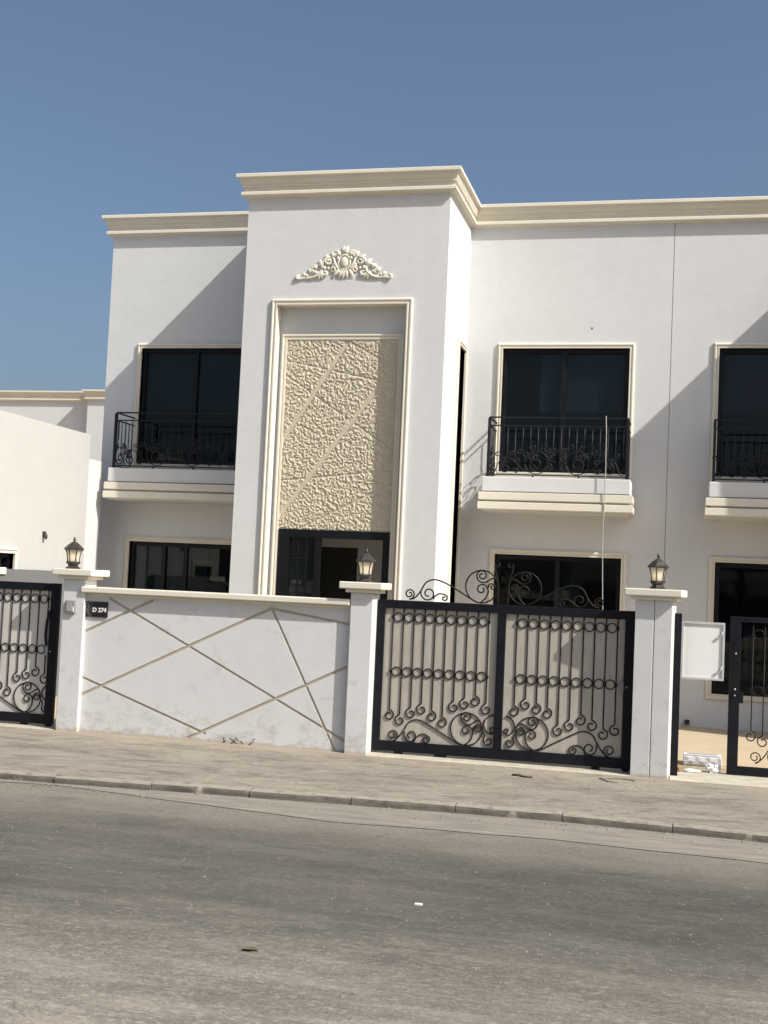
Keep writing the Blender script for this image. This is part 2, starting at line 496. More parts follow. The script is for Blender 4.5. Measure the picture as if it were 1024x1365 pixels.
def wall(mb, P, u0, u1, z0, z1, holes, depth=0.16):
    us = sorted({u0, u1, *[h[0] for h in holes], *[h[1] for h in holes]})
    zs = sorted({z0, z1, *[h[2] for h in holes], *[h[3] for h in holes]})
    for a, b2 in zip(us, us[1:]):
        for c_, d in zip(zs, zs[1:]):
            um, zm = (a + b2) / 2, (c_ + d) / 2
            if any(h[0] < um < h[1] and h[2] < zm < h[3] for h in holes): continue
            mb.add([P(a, c_, 0), P(b2, c_, 0), P(b2, d, 0), P(a, d, 0)], [(0, 1, 2, 3)])
    for h in holes:
        a, b2, c_, d = h[:4]
        dd = h[4] if len(h) > 4 else depth
        for e in (((a, c_), (a, d)), ((a, d), (b2, d)), ((b2, d), (b2, c_)), ((b2, c_), (a, c_))):
            mb.add([P(*e[0], 0), P(*e[1], 0), P(*e[1], -dd), P(*e[0], -dd)], [(0, 1, 2, 3)])

def front(Y):
    return lambda u, z, d: (u, Y - d, z)

def cornice(mb, path, prof):
    """sweep profile (out, z) along an open plan path with mitres; outside is to the left of travel reversed"""
    rows = []
    n = len(path)
    for i, p in enumerate(path):
        dirs = []
        if i > 0: dirs.append((Vector(p) - Vector(path[i - 1])).normalized())
        if i < n - 1: dirs.append((Vector(path[i + 1]) - Vector(p)).normalized())
        nrm = [Vector((d.y, -d.x)) for d in dirs]
        if len(nrm) == 1:
            off = nrm[0]
        else:
            off = (nrm[0] + nrm[1])
            off = off / max(1e-6, off.dot(nrm[0]))
        rows.append([(p[0] + off.x * o, p[1] + off.y * o, z) for o, z in prof])
    m_ = len(prof)
    vs = [q for r_ in rows for q in r_]
    fs = [(i * m_ + k, (i + 1) * m_ + k, (i + 1) * m_ + k + 1, i * m_ + k + 1) for i in range(n - 1) for k in range(m_ - 1)]
    mb.add(vs, fs)
    mb.add(rows[0], [tuple(range(m_))])
    mb.add(rows[-1], [tuple(range(m_))])

# ------------------------------------------------------------------ ground, road, pavement
KERB = [(-60, 8.9), (-14, 9.85), (-9, 10.2), (-6.1, 10.45), (-4.3, 10.60), (-2.6, 10.74), (-1.15, 10.83), (0.5, 10.70), (3, 10.42), (8, 10.0), (60, 8.0)]
def kerb_y(x):
    for (a, ya), (b2, yb) in zip(KERB, KERB[1:]):
        if a <= x <= b2:
            return ya + (yb - ya) * (x - a) / (b2 - a)
    return 10.0

mb = MB(); mb.add([(-900, -900, -0.09), (900, -900, -0.09), (900, 900, -0.09), (-900, 900, -0.09)], [(0, 1, 2, 3)])
structure(mb.build('ground', 'sand'))
def strip(name, mat, f0, f1, z, x0=-60, x1=60, n=120, wob=0.0):
    mb = MB()
    vs, fs = [], []
    for i in range(n + 1):
        x = x0 + (x1 - x0) * i / n
        w0 = wob * noise.noise((x * 1.7, 3, 0))
        vs += [(x, f0(x) + w0, z), (x, f1(x), z)]
    fs = [(2 * i, 2 * i + 2, 2 * i + 3, 2 * i + 1) for i in range(n)]
    mb.add(vs, fs)
    return structure(mb.build(name, mat))
strip('road', 'asphalt', lambda x: -2.6, lambda x: kerb_y(x) + 0.02, -0.066, n=240)
strip('gutter', 'gutter', lambda x: kerb_y(x) - (0.80 if x > -2.8 else max(0.10, 0.80 - 0.27 * (-2.8 - x))), lambda x: kerb_y(x) + 0.02, -0.061, n=480, wob=0.035)
strip('pavement', 'pavement', lambda x: kerb_y(x) + 0.10, lambda x: 13.60, 0.0, n=240)
strip('yard', 'yard', lambda x: 13.60, lambda x: 60.0, 0.0, n=4)
mb = MB(); mb.add([(-60, -12, 0.0), (60, -12, 0.0), (60, -2.6, 0.0), (-60, -2.6, 0.0), (-60, -2.6, -0.09), (60, -2.6, -0.09)], [(0, 1, 2, 3), (3, 2, 5, 4)])
structure(mb.build('pavement', 'pavement'))

kerb = MB()
kerb_root = None
x = -12.0
stones = []
while x < 6.0:
    L = 0.92
    x2 = x + L - 0.007
    ya, yb = kerb_y(x), kerb_y(x2)
    mbk = MB()
    dz = random.uniform(-0.006, 0.004)
    dy = random.uniform(-0.012, 0.012)
    zt = 0.006 + dz
    prof = [(0, -0.085), (0.004, zt - 0.035), (0.012, zt - 0.012), (0.035, zt), (0.125, zt), (0.125, -0.085)]
    nseg = 7
    vs, fs = [], []
    for i in range(nseg + 1):
        t = i / nseg
        for (o, z) in prof:
            j = 0.006 * noise.noise((x * 3 + t * 4, o * 30, z * 30))
            vs.append((x + (x2 - x) * t, ya + (yb - ya) * t + o + dy + j, z + (j if z > -0.08 else 0)))
    k6 = len(prof)
    for i in range(nseg):
        for k in range(k6 - 1):
            fs.append((i * k6 + k, (i + 1) * k6 + k, (i + 1) * k6 + k + 1, i * k6 + k + 1))
    fs += [tuple(range(k6)), tuple(nseg * k6 + k for k in range(k6))]
    mbk.add(vs, fs)
    stones.append(mbk)
    x += L
mb = MB(); vs, fs = [], []
for i in range(61):
    xx = -12 + 18.4 * i / 60
    vs += [(xx, kerb_y(xx) + 0.03, -0.01), (xx, kerb_y(xx) + 0.115, -0.01)]
mb.add(vs, [(2 * i, 2 * i + 2, 2 * i + 3, 2 * i + 1) for i in range(60)])
kerb_root = structure(mb.build('kerb', 'kerb'))
for s_ in stones:
    s_.build('kerb_stone', 'kerb', kerb_root)

# ------------------------------------------------------------------ ironwork
def baluster_pts(x, ztop, zend, side, R):
    """bar coming down and curling to one side (side = direction the curl bulges first)"""
    c = (x - side * 0.1 * R, zend - R * 1.05)
    start = 128 if side < 0 else 52
    turn = 1 if side < 0 else -1
    s = spiral(c, R, R * 0.36, start, start + turn * 420, 30)
    return [(x, ztop), (x, zend + 0.02), (x, zend)] + s[1:]

def pan(pts, y):
    return [(p[0], y, p[1]) for p in pts]

def left_scrolls(ax):
    """the scroll set of the gate's left leaf, relative to the mid stile axis ax (x of axis = -1.955 in the survey)"""
    o = ax + 1.955
    def sh(l): return [(a + o, b2) for a, b2 in l]
    out = []
    wave = spiral((-3.135, 0.212), 0.018, 0.064, 420, -90, 26)
    wave += crom([(-3.128, 0.149), (-3.06, 0.20), (-3.001, 0.288), (-2.96, 0.36), (-2.892, 0.398), (-2.81, 0.392), (-2.724, 0.350), (-2.56, 0.262), (-2.43, 0.190), (-2.36, 0.160)], 6)[1:]
    out.append(wave + arc((-2.302, 0.337), 0.178, -110, 262, 40))
    out.append(spiral((-2.925, 0.222), 0.082, 0.016, 150, 690, 34))
    out.append(crom([(-2.885, 0.155), (-2.865, 0.20), (-2.82, 0.238), (-2.765, 0.244), (-2.712, 0.215)], 5) + spiral((-2.755, 0.190), 0.048, 0.012, 10, -430, 24)[1:])
    out.append(crom([(-2.325, 0.160), (-2.262, 0.205), (-2.232, 0.275), (-2.238, 0.340)], 5) + spiral((-2.300, 0.318), 0.064, 0.014, 22, 480, 30)[1:])
    out.append(crom([(-2.232, 0.290), (-2.222, 0.36), (-2.185, 0.395), (-2.145, 0.375)], 5) + spiral((-2.182, 0.348), 0.045, 0.012, 35, -430, 24)[1:])
    out.append(spiral((-2.305, 0.465), 0.014, 0.062, -300, 180, 22) + crom([(-2.367, 0.462), (-2.345, 0.408), (-2.295, 0.386), (-2.245, 0.398), (-2.205, 0.43), (-2.16, 0.44)], 4)[1:])
    out.append(arc((-2.005, 0.400), 0.105, 90, 262, 18) + spiral((-2.020, 0.335), 0.055, 0.012, 180 + 60, 180 - 320, 18)[6:])
    out.append([(-2.11, 0.315), (-2.095, 0.27)] + spiral((-2.055, 0.222), 0.058, 0.012, 130, 600, 28)[1:])
    return [sh(l) for l in out]

HOOKS = [(-3.184, 0.497, 1), (-3.063, 0.446, -1), (-2.942, 0.531, -1), (-2.821, 0.581, -1), (-2.700, 0.513, 1), (-2.579, 0.453, 1), (-2.459, 0.630, -1), (-2.338, 0.672, -1), (-2.217, 0.711, 1), (-2.096, 0.630, -1)]

def top_scrolls():
    out = []
    l = spiral((-3.010, 1.795), 0.014, 0.060, 470, -90, 26)
    l += crom([(-3.010, 1.735), (-2.95, 1.752), (-2.885, 1.829), (-2.83, 1.925), (-2.741, 1.965), (-2.65, 1.950), (-2.546, 1.905), (-2.42, 1.835), (-2.323, 1.778), (-2.25, 1.741)], 6)[1:]
    out.append(l + arc((-2.195, 1.912), 0.180, -108, 262, 40))
    out.append(spiral((-2.795, 1.808), 0.088, 0.016, 165, 720, 36))
    out.append(crom([(-2.735, 1.745), (-2.715, 1.785), (-2.66, 1.812), (-2.60, 1.802)], 5) + spiral((-2.610, 1.765), 0.038, 0.010, 75, -380, 24)[1:])
    out.append(crom([(-2.20, 1.735), (-2.145, 1.79), (-2.120, 1.86), (-2.14, 1.915)], 5) + spiral((-2.195, 1.880), 0.064, 0.014, 33, 480, 28)[1:])
    out.append(spiral((-2.195, 2.035), 0.014, 0.060, -300, 180, 22) + crom([(-2.255, 2.03), (-2.235, 1.98), (-2.185, 1.958), (-2.13, 1.972), (-2.085, 2.005), (-2.035, 1.995)], 4)[1:])
    out.append(crom([(-2.125, 1.90), (-2.105, 1.945), (-2.07, 1.945)], 4) + spiral((-2.075, 1.912), 0.034, 0.010, 80, -350, 20)[1:])
    out.append(spiral((-2.020, 2.165), 0.010, 0.036, 60, -180, 16) + crom([(-2.056, 2.165), (-2.052, 2.10), (-2.030, 2.02), (-2.012, 1.93), (-2.008, 1.83), (-2.008, 1.715)], 5)[1:])
    return out

def mir(l, ax):
    return [(2 * ax - a, b2) for a, b2 in l]

RING_ME = None
def ring_mesh(R, r):
    mbr = MB()
    mbr.tube([(R * cos(2 * pi * k / 20), 0, R * sin(2 * pi * k / 20)) for k in range(20)], r, 6, closed=True)
    return mbr.mesh('ring', MAT['iron'])

def make_leaf(root, Y, ax, flip, rails, r=0.0072):
    """balusters, rings and scrolls of one gate leaf"""
    global RING_ME
    if RING_ME is None: RING_ME = ring_mesh(0.050, 0.0060)
    for (x, ze, s) in HOOKS:
        xx = x + ax + 1.955
        pts = baluster_pts(xx, 1.645, ze, s, 0.063)
        if flip: pts = mir(pts, ax)
        m_ = MB(); m_.tube(pan(pts, Y), r, 6)
        bx = pts[0][0]
        for rz in (1.528, 0.921):
            m_.box(bx - 0.016, bx + 0.016, Y - 0.012, Y + 0.007, rz - 0.015, rz + 0.015)
        m_.build('baluster', 'iron', root)
    for k in range(9):
        x = (HOOKS[k][0] + HOOKS[k + 1][0]) / 2 + ax + 1.955
        if flip: x = 2 * ax - x
        for rz in (1.528, 0.921):
            link('ring', RING_ME, root, (x, Y, rz))
    for l in left_scrolls(ax):
        if flip: l = mir(l, ax)
        m_ = MB(); m_.tube(pan(l, Y - 0.001), r * 0.95, 6)
        m_.build('scroll', 'iron', root)

def make_gate(name, label, x_off, backing, backing_mat, Y=13.68, top=True, side_by_side=False):
    g = thing(name, label, 'gate', (-1.93 + x_off, Y, 0.03), 'black wrought iron driveway gates')
    ax = -1.955 + x_off
    xl, xr = -3.362 + x_off, -0.505 + x_off
    f = MB()
    f.bbox(xl, xl + 0.083, Y - 0.028, Y + 0.028, 0.03, 1.722, 0.004)
    f.bbox(xr - 0.112, xr, Y - 0.028, Y + 0.028, 0.03, 1.722, 0.004)
    f.bbox(ax - 0.043, ax + 0.048, Y - 0.027, Y + 0.027, 0.147, 1.628, 0.004)
    f.bbox(xl + 0.083, xr - 0.112, Y - 0.026, Y + 0.026, 1.627, 1.720, 0.004)
    f.bbox(xl + 0.083, xr - 0.112, Y - 0.026, Y + 0.026, 0.036, 0.148, 0.004)
    f.build('frame', 'gate_black', g)
    for xx, w in ((xl + 0.30, 0.10), (xl + 0.78, 0.13), (xr - 0.38, 0.09), (xr - 0.06, 0.07)):
        w_ = MB(); w_.bbox(xx - w / 2, xx + w / 2, Y - 0.02, Y + 0.02, 0.003, 0.036, 0.004)
        w_.build('roller', 'gate_black', g)
    if backing:
        p = MB(); p.box(xl + 0.07, xr - 0.10, Y + 0.0078, Y + 0.012, 0.10, 1.66)
        p.build('backing_sheet', backing_mat, g)
    if side_by_side:
        make_leaf(g, Y, xr - 0.013, False, None)
        make_leaf(g, Y, xr - 1.41, False, None)
    else:
        make_leaf(g, Y, ax, False, None)
        make_leaf(g, Y, ax + 0.03, True, None)
    if top:
        for l in top_scrolls():
            for fl in (False, True):
                q = [(a + x_off, b2) for a, b2 in l]
                if fl: q = mir(q, ax)
                m_ = MB(); m_.tube(pan(q, Y), 0.0090, 6)
                m_.build('top_scroll', 'iron', g)
        for sx in (-1, 1):
            m_ = MB(); m_.tube(pan([(ax + sx * 0.052, 1.715), (ax + sx * 0.052, 2.16)] , Y), 0.009, 6)
    lk = MB()
    lk.bbox(xr - 0.150, xr - 0.108, Y - 0.034, Y + 0.020, 0.85, 0.96, 0.003)
    lb = lk.build('lock_box', 'grey_box', g)
    kk = MB(); kk.ball((xr - 0.075, Y - 0.032, 0.905), 0.012, 0.010, 0.012)
    kk.build('lock_button', 'steel', g)
    return g

# ------------------------------------------------------------------ villa
YM, YT, YP = 19.0, 17.2, 18.25
FRAME_PROF = [(0.0, -0.01), (0.0, 0.028), (0.018, 0.040), (0.034, 0.040), (0.040, 0.024), (0.058, 0.024), (0.064, 0.034), (0.080, 0.034), (0.080, -0.11)]

def make_window(root, P, u0, u1, z0, z1, splits, name='window', rails=()):
    """u0..z1 = outer edge of the cream surround"""
    a, b2, c_, d = u0 + 0.08, u1 - 0.08, z0 + 0.08, z1 - 0.08
    f = MB()
    rect_frame(f, P, a + 0.002, b2 - 0.002, c_ + 0.002, d - 0.002, [(0, -0.13), (0, -0.055), (0.055, -0.055), (0.055, -0.085), (0.072, -0.085), (0.072, -0.13)])
    w = f.build(name, 'alu', root)
    s = MB(); rect_frame(s, P, u0, u1, z0, z1, FRAME_PROF); s.build('surround', 'cream', w)
    edges = [a + 0.05] + [a + (b2 - a) * t for t in splits] + [b2 - 0.05]
    for t in splits:
        u = a + (b2 - a) * t
        m_ = MB()
        q = [P(u - 0.033, c_ + 0.05, -0.062), P(u + 0.033, c_ + 0.05, -0.062), P(u + 0.033, d - 0.05, -0.062), P(u - 0.033, d - 0.05, -0.062),
             P(u - 0.033, c_ + 0.05, -0.12), P(u + 0.033, c_ + 0.05, -0.12), P(u + 0.033, d - 0.05, -0.12), P(u - 0.033, d - 0.05, -0.12)]
        m_.add(q, [(0, 1, 2, 3), (4, 5, 6, 7), (0, 1, 5, 4), (1, 2, 6, 5), (2, 3, 7, 6), (3, 0, 4, 7)])
        m_.build('mullion', 'alu', w)
    for z in rails:
        zz = c_ + (d - c_) * z
        m_ = MB()
        q = [P(a + 0.05, zz - 0.03, -0.066), P(b2 - 0.05, zz - 0.03, -0.066), P(b2 - 0.05, zz + 0.03, -0.066), P(a + 0.05, zz + 0.03, -0.066),
             P(a + 0.05, zz - 0.03, -0.12), P(b2 - 0.05, zz - 0.03, -0.12), P(b2 - 0.05, zz + 0.03, -0.12), P(a + 0.05, zz + 0.03, -0.12)]
        m_.add(q, [(0, 1, 2, 3), (4, 5, 6, 7), (0, 1, 5, 4), (1, 2, 6, 5), (2, 3, 7, 6), (3, 0, 4, 7)])
        m_.build('transom', 'alu', w)
    for k, (e0, e1) in enumerate(zip(edges, edges[1:])):
        g = MB()
        t0, t1 = random.uniform(-.003, .003), random.uniform(-.003, .003)
        d0 = -0.098 - 0.012 * (k % 2)
        q = []
        for dd in (0, -0.006):
            q += [P(e0, c_ + 0.04, d0 + dd + t0), P(e1, c_ + 0.04, d0 + dd - t0 + t1), P(e1, d - 0.04, d0 + dd - t1), P(e0, d - 0.04, d0 + dd)]
        g.add(q, [(0, 1, 2, 3), (4, 5, 6, 7), (0, 1, 5, 4), (1, 2, 6, 5), (2, 3, 7, 6), (3, 0, 4, 7)])
        g.build('pane', 'glass', w)
    return w

def blind(win, x0, x1, z0, z1, y=0.165, mat='blind', name='blind', wavy=0.0):
    q = MB(); vs, fs = [], []
    n = max(2, int((x1 - x0) / 0.03)) if wavy else 1
    for i in range(n + 1):
        x = x0 + (x1 - x0) * i / n
        w = wavy * (sin(x * 42) + 0.5 * sin(x * 23 + 1))
        vs += [(x, YM + y + w, z0), (x, YM + y + w, z1)]
    fs = [(2 * i, 2 * i + 2, 2 * i + 3, 2 * i + 1) for i in range(n)]
    q.add(vs, fs, bool(wavy))
    q.build(name, mat, win, recalc=False)

def make_balcony(root, x0, x1):
    """x0..x1 = white upstand"""
    b_ = MB()
    b_.bbox(x0, x1, YP, YM - 0.004, 3.335, 3.555, 0.012)
    b_.bbox(x0 + 0.02, x1 - 0.02, YP + 0.02, YM - 0.004, 3.05, 3.33, 0.004)
    bal = b_.build('balcony', 'wall', root)
    for za, zb, o in ((3.205, 3.322, 0.038), (3.065, 3.178, 0.046)):
        t = MB()
        # three sided band, mitred, slightly sloped underneath
        path = [(x0, YM - 0.004), (x0, YP), (x1, YP), (x1, YM - 0.004)]
        cornice(t, path, [(0.0, zb), (o - 0.006, zb), (o, zb - 0.006), (o, za + 0.012), (o - 0.012, za), (-0.02, za)])
        t.build('trim_band', 'cream', bal)
    xi0, xi1, yf = x0 + 0.075, x1 - 0.06, YP + 0.045
    zb, z2, zt = 3.592, 4.325, 4.448
    r_ = MB()
    for z in (zb, z2, zt):
        s = 0.011 if z != zt else 0.013
        r_.box(xi0, xi1, yf - s, yf + s, z - s * 0.8, z + s * 0.8)
        for xx in (xi0, xi1):
            r_.box(xx - s, xx + s, yf + s + 0.001, YM - 0.006, z - s * 0.8, z + s * 0.8)
    for xx in (xi0, xi1):
        r_.box(xx - 0.02, xx + 0.02, yf - 0.02, yf + 0.02, 3.556, zt - 0.015)
    for t in (0.33, 0.66):
        xx = xi0 + (xi1 - xi0) * t
        r_.box(xx - 0.014, xx + 0.014, yf - 0.012, yf + 0.012, 3.553, zb - 0.012)
    r_.build('railing', 'rail_iron', bal)
    n = 18
    W_ = xi1 - xi0
    hooks = [.30, .22, .16, .20, .34, .40, .26, .36, .24]
    for k in range(n):
        kk = k if k < n // 2 else n - 1 - k
        side = -1 if kk in (0, 2, 4, 6, 8) else 1
        if k >= n // 2: side = -side
        x = xi0 + W_ * (k + 0.5) / n
        ze = zb + hooks[kk] + 0.10
        # bar, short diagonal cranks and a curl
        c = (x + side * 0.045, ze - 0.085)
        pts = [(x, z2), (x, ze + 0.03), (x + side * 0.012, ze)] + spiral(c, 0.052, 0.013, 150 if side > 0 else 30, (150 + 470) if side > 0 else (30 - 470), 20)[1:]
        m_ = MB(); m_.tube(pan(pts, yf), 0.0078, 5)
        m_.build('baluster', 'rail_iron', bal)
    xm = (xi0 + xi1) / 2
    sets = []
    for sx in (-1, 1):
        def q(l): return [(xm + sx * a, b2) for a, b2 in l]
        sets.append(q(arc((0.30, zb + 0.19), 0.172, 0, 352, 36)))
        sets.append(q(spiral((0.30, zb + 0.16), 0.11, 0.016, -90, 420, 30)))
        sets.append(q(spiral((0.36, zb + 0.26), 0.07, 0.014, 180, -330, 26)))
        sets.append(q(crom([(0.40, zb + 0.04), (0.52, zb + 0.10), (0.64, zb + 0.21), (0.74, zb + 0.26), (0.84, zb + 0.21), (0.90, zb + 0.09)], 6) + spiral((0.955, zb + 0.075), 0.058, 0.012, 190, 600, 22)[1:]))
        sets.append(q(spiral((0.76, zb + 0.10), 0.088, 0.016, 80, -420, 30)))
        sets.append(q(spiral((0.60, zb + 0.06), 0.05, 0.012, 0, 470, 22)))
        sets.append(q(spiral((0.13, zb + 0.11), 0.075, 0.014, 100, 560, 26)))
        sets.append(q(spiral((0.19, zb + 0.42), 0.055, 0.012, -60, 380, 22)))
        sets.append(q(spiral((0.47, zb + 0.30), 0.055, 0.012, 230, -220, 22)))
        sets.append(q(spiral((0.66, zb + 0.32), 0.050, 0.012, -50, 400, 22)))
        sets.append(q(spiral((0.88, zb + 0.30), 0.050, 0.012, 230, -220, 22)))
        sets.append(q(crom([(0.02, zb + 0.30), (0.09, zb + 0.33), (0.14, zb + 0.28), (0.10, zb + 0.22), (0.02, zb + 0.20)], 5)))
        sets.append(q(arc((0.02, zb + 0.19), 0.12, -60, 60, 12)))
        sets.append(q(spiral((0.07, zb + 0.36), 0.06, 0.012, 200, -300, 22)))
    for l in sets:
        m_ = MB(); m_.tube(pan(l, yf), 0.0078, 5)
        m_.build('scroll', 'rail_iron', bal)
    for xx in (xi0, xi1):
        for k in range(5):
            y = yf + (YM - yf) * (k + 0.7) / 5.4
            s = 1 if k % 2 else -1
            ze = zb + (.28, .2, .36, .2, .28)[k] + 0.08
            l = [(y, z2), (y, ze + 0.02)] + spiral((y + s * 0.04, ze - 0.07), 0.048, 0.012, 150 if s > 0 else 30, (150 + 470) if s > 0 else (30 - 470), 20)
            m_ = MB(); m_.tube([(xx, a, b2) for a, b2 in l], 0.0078, 5)
            m_.build('baluster', 'rail_iron', bal)
        for cy, R in ((yf + 0.20, 0.15), (yf + 0.50, 0.15)):
            for l in (arc((cy, zb + 0.165), R, 0, 350, 28), spiral((cy, zb + 0.14), 0.10, 0.014, -90, 400, 24)):
                m_ = MB(); m_.tube([(xx, a, b2) for a, b2 in l], 0.0078, 5)
                m_.build('scroll', 'rail_iron', bal)
    return bal

CORN = [(0.0, 7.88), (0.16, 7.862), (0.165, 7.855), (0.165, 7.812), (0.160, 7.806), (0.122, 7.802), (0.116, 7.775), (0.104, 7.735), (0.084, 7.700), (0.094, 7.697), (0.096, 7.682), (0.068, 7.678), (0.058, 7.645), (0.054, 7.612), (0.090, 7.607), (0.097, 7.599), (0.097, 7.560), (0.090, 7.553), (0.030, 7.548), (0.024, 7.535), (0.0, 7.530)]

def make_crest(root):
    """carved plaster crest over the niche"""
    Y = YT
    xm = -4.968
    def flat(m):
        m.v = [(a, Y + (b_ - Y) * 0.55, d) for a, b_, d in m.v]
    md = MB()
    md.ball((xm, Y - 0.035, 6.535), 0.062, 0.055, 0.082, 0, 16, 10)
    md.tube([(xm + 0.088 * cos(a), Y - 0.035, 6.535 + 0.112 * sin(a)) for a in [2 * pi * k / 28 for k in range(28)]], 0.017, 7, closed=True)
    md.ball((xm, Y - 0.005, 6.535), 0.088, 0.03, 0.112, 0, 16, 8)
    flat(md); cr = md.build('crest_ornament', 'cream', root)
    def blade(x, z, ln, wd, ang, lift, nm='leaf'):
        m_ = MB()
        nb = 7
        pts = []
        for k in range(nb + 1):
            t = k / nb
            pts.append((x + cos(ang) * ln * t + 0.18 * ln * sin(ang) * t * t, Y - lift * sin(pi * min(1, 0.25 + t * 0.75)) - 0.012, z + sin(ang) * ln * t - 0.18 * ln * cos(ang) * t * t * (1 if cos(ang) > 0 else -1)))
        m_.tube(pts, wd, 7, taper=lambda t: max(0.06, 1.15 * sin(pi * (0.22 + 0.77 * t)) ** 1.15), flat=0.6)
        flat(m_); m_.build(nm, 'cream', cr)
    for s in (-1, 1):
        def X(a): return xm + s * a
        def A(d): return radians(d) if s > 0 else pi - radians(d)
        # scroll work
        for l, rr in (
            (crom([(0.09, 6.44), (0.14, 6.52), (0.17, 6.60), (0.23, 6.61)], 5) + spiral((0.235, 6.555), 0.058, 0.012, 90, -420, 26)[1:], 0.021),
            (crom([(0.22, 6.62), (0.30, 6.58), (0.335, 6.49), (0.33, 6.40)], 5) + spiral((0.285, 6.385), 0.048, 0.012, 10, -380, 22)[1:], 0.020),
            (crom([(0.33, 6.42), (0.40, 6.35), (0.50, 6.315), (0.60, 6.315), (0.69, 6.30)], 5) + spiral((0.695, 6.325), 0.026, 0.010, -90, 330, 16)[1:], 0.021),
            (crom([(0.40, 6.50), (0.47, 6.47), (0.52, 6.41)], 5) + spiral((0.485, 6.405), 0.036, 0.010, 10, -400, 20)[1:], 0.017),
            (crom([(0.07, 6.66), (0.11, 6.70), (0.16, 6.69)], 5) + spiral((0.155, 6.65), 0.038, 0.010, 80, -380, 20)[1:], 0.017),
            (spiral((0.17, 6.43), 0.045, 0.012, 60, 520, 22), 0.018),
        ):
            m_ = MB(); m_.tube([(X(a), Y - 0.030 - 0.012 * sin(i * 0.35), b2) for i, (a, b2) in enumerate(l)], rr, 7, flat=1.25)
            flat(m_); m_.build('scroll', 'cream', cr)
        # leaves along the rising edge and the tail
        for (a, z, ln, wd, d) in ((0.015, 6.66, 0.13, 0.034, 84), (0.07, 6.64, 0.11, 0.034, 50), (0.17, 6.615, 0.10, 0.032, 72), (0.25, 6.60, 0.08, 0.030, 40),
                                  (0.34, 6.49, 0.12, 0.036, 64), (0.42, 6.45, 0.09, 0.030, 50), (0.50, 6.39, 0.09, 0.028, 58), (0.58, 6.345, 0.08, 0.026, 40),
                                  (0.03, 6.42, 0.13, 0.026, -72), (0.07, 6.43, 0.15, 0.028, -48), (0.0, 6.42, 0.14, 0.022, -88),
                                  (0.345, 6.39, 0.11, 0.026, -112), (0.36, 6.39, 0.12, 0.026, -84), (0.375, 6.40, 0.11, 0.026, -56), (0.13, 6.50, 0.08, 0.026, 15)):
            blade(X(a), z, ln, wd, A(d), 0.030)
        for (a, z, r0) in ((0.0, 6.70, 0.034), (0.10, 6.60, 0.026), (0.30, 6.46, 0.028), (0.44, 6.40, 0.024), (0.56, 6.35, 0.022), (0.24, 6.45, 0.022)):
            m_ = MB(); m_.ball((X(a), Y - 0.035, z), r0, r0 * 1.2, r0, 0, 10, 7)
            flat(m_); m_.build('berry', 'cream', cr)
    return cr

LINES = [((-4.985, 5.276), (-5.774, 4.016), 0.031), ((-4.457, 4.674), (-5.815, 2.841), 0.032), ((-5.81, 5.118), (-4.485, 4.848), 0.009), ((-5.82, 4.901), (-4.815, 4.244), 0.010),
         ((-5.801, 3.349), (-4.402, 3.498), 0.009), ((-5.284, 2.761), (-4.485, 3.17), 0.013), ((-4.788, 5.354), (-4.501, 5.198), 0.009)]

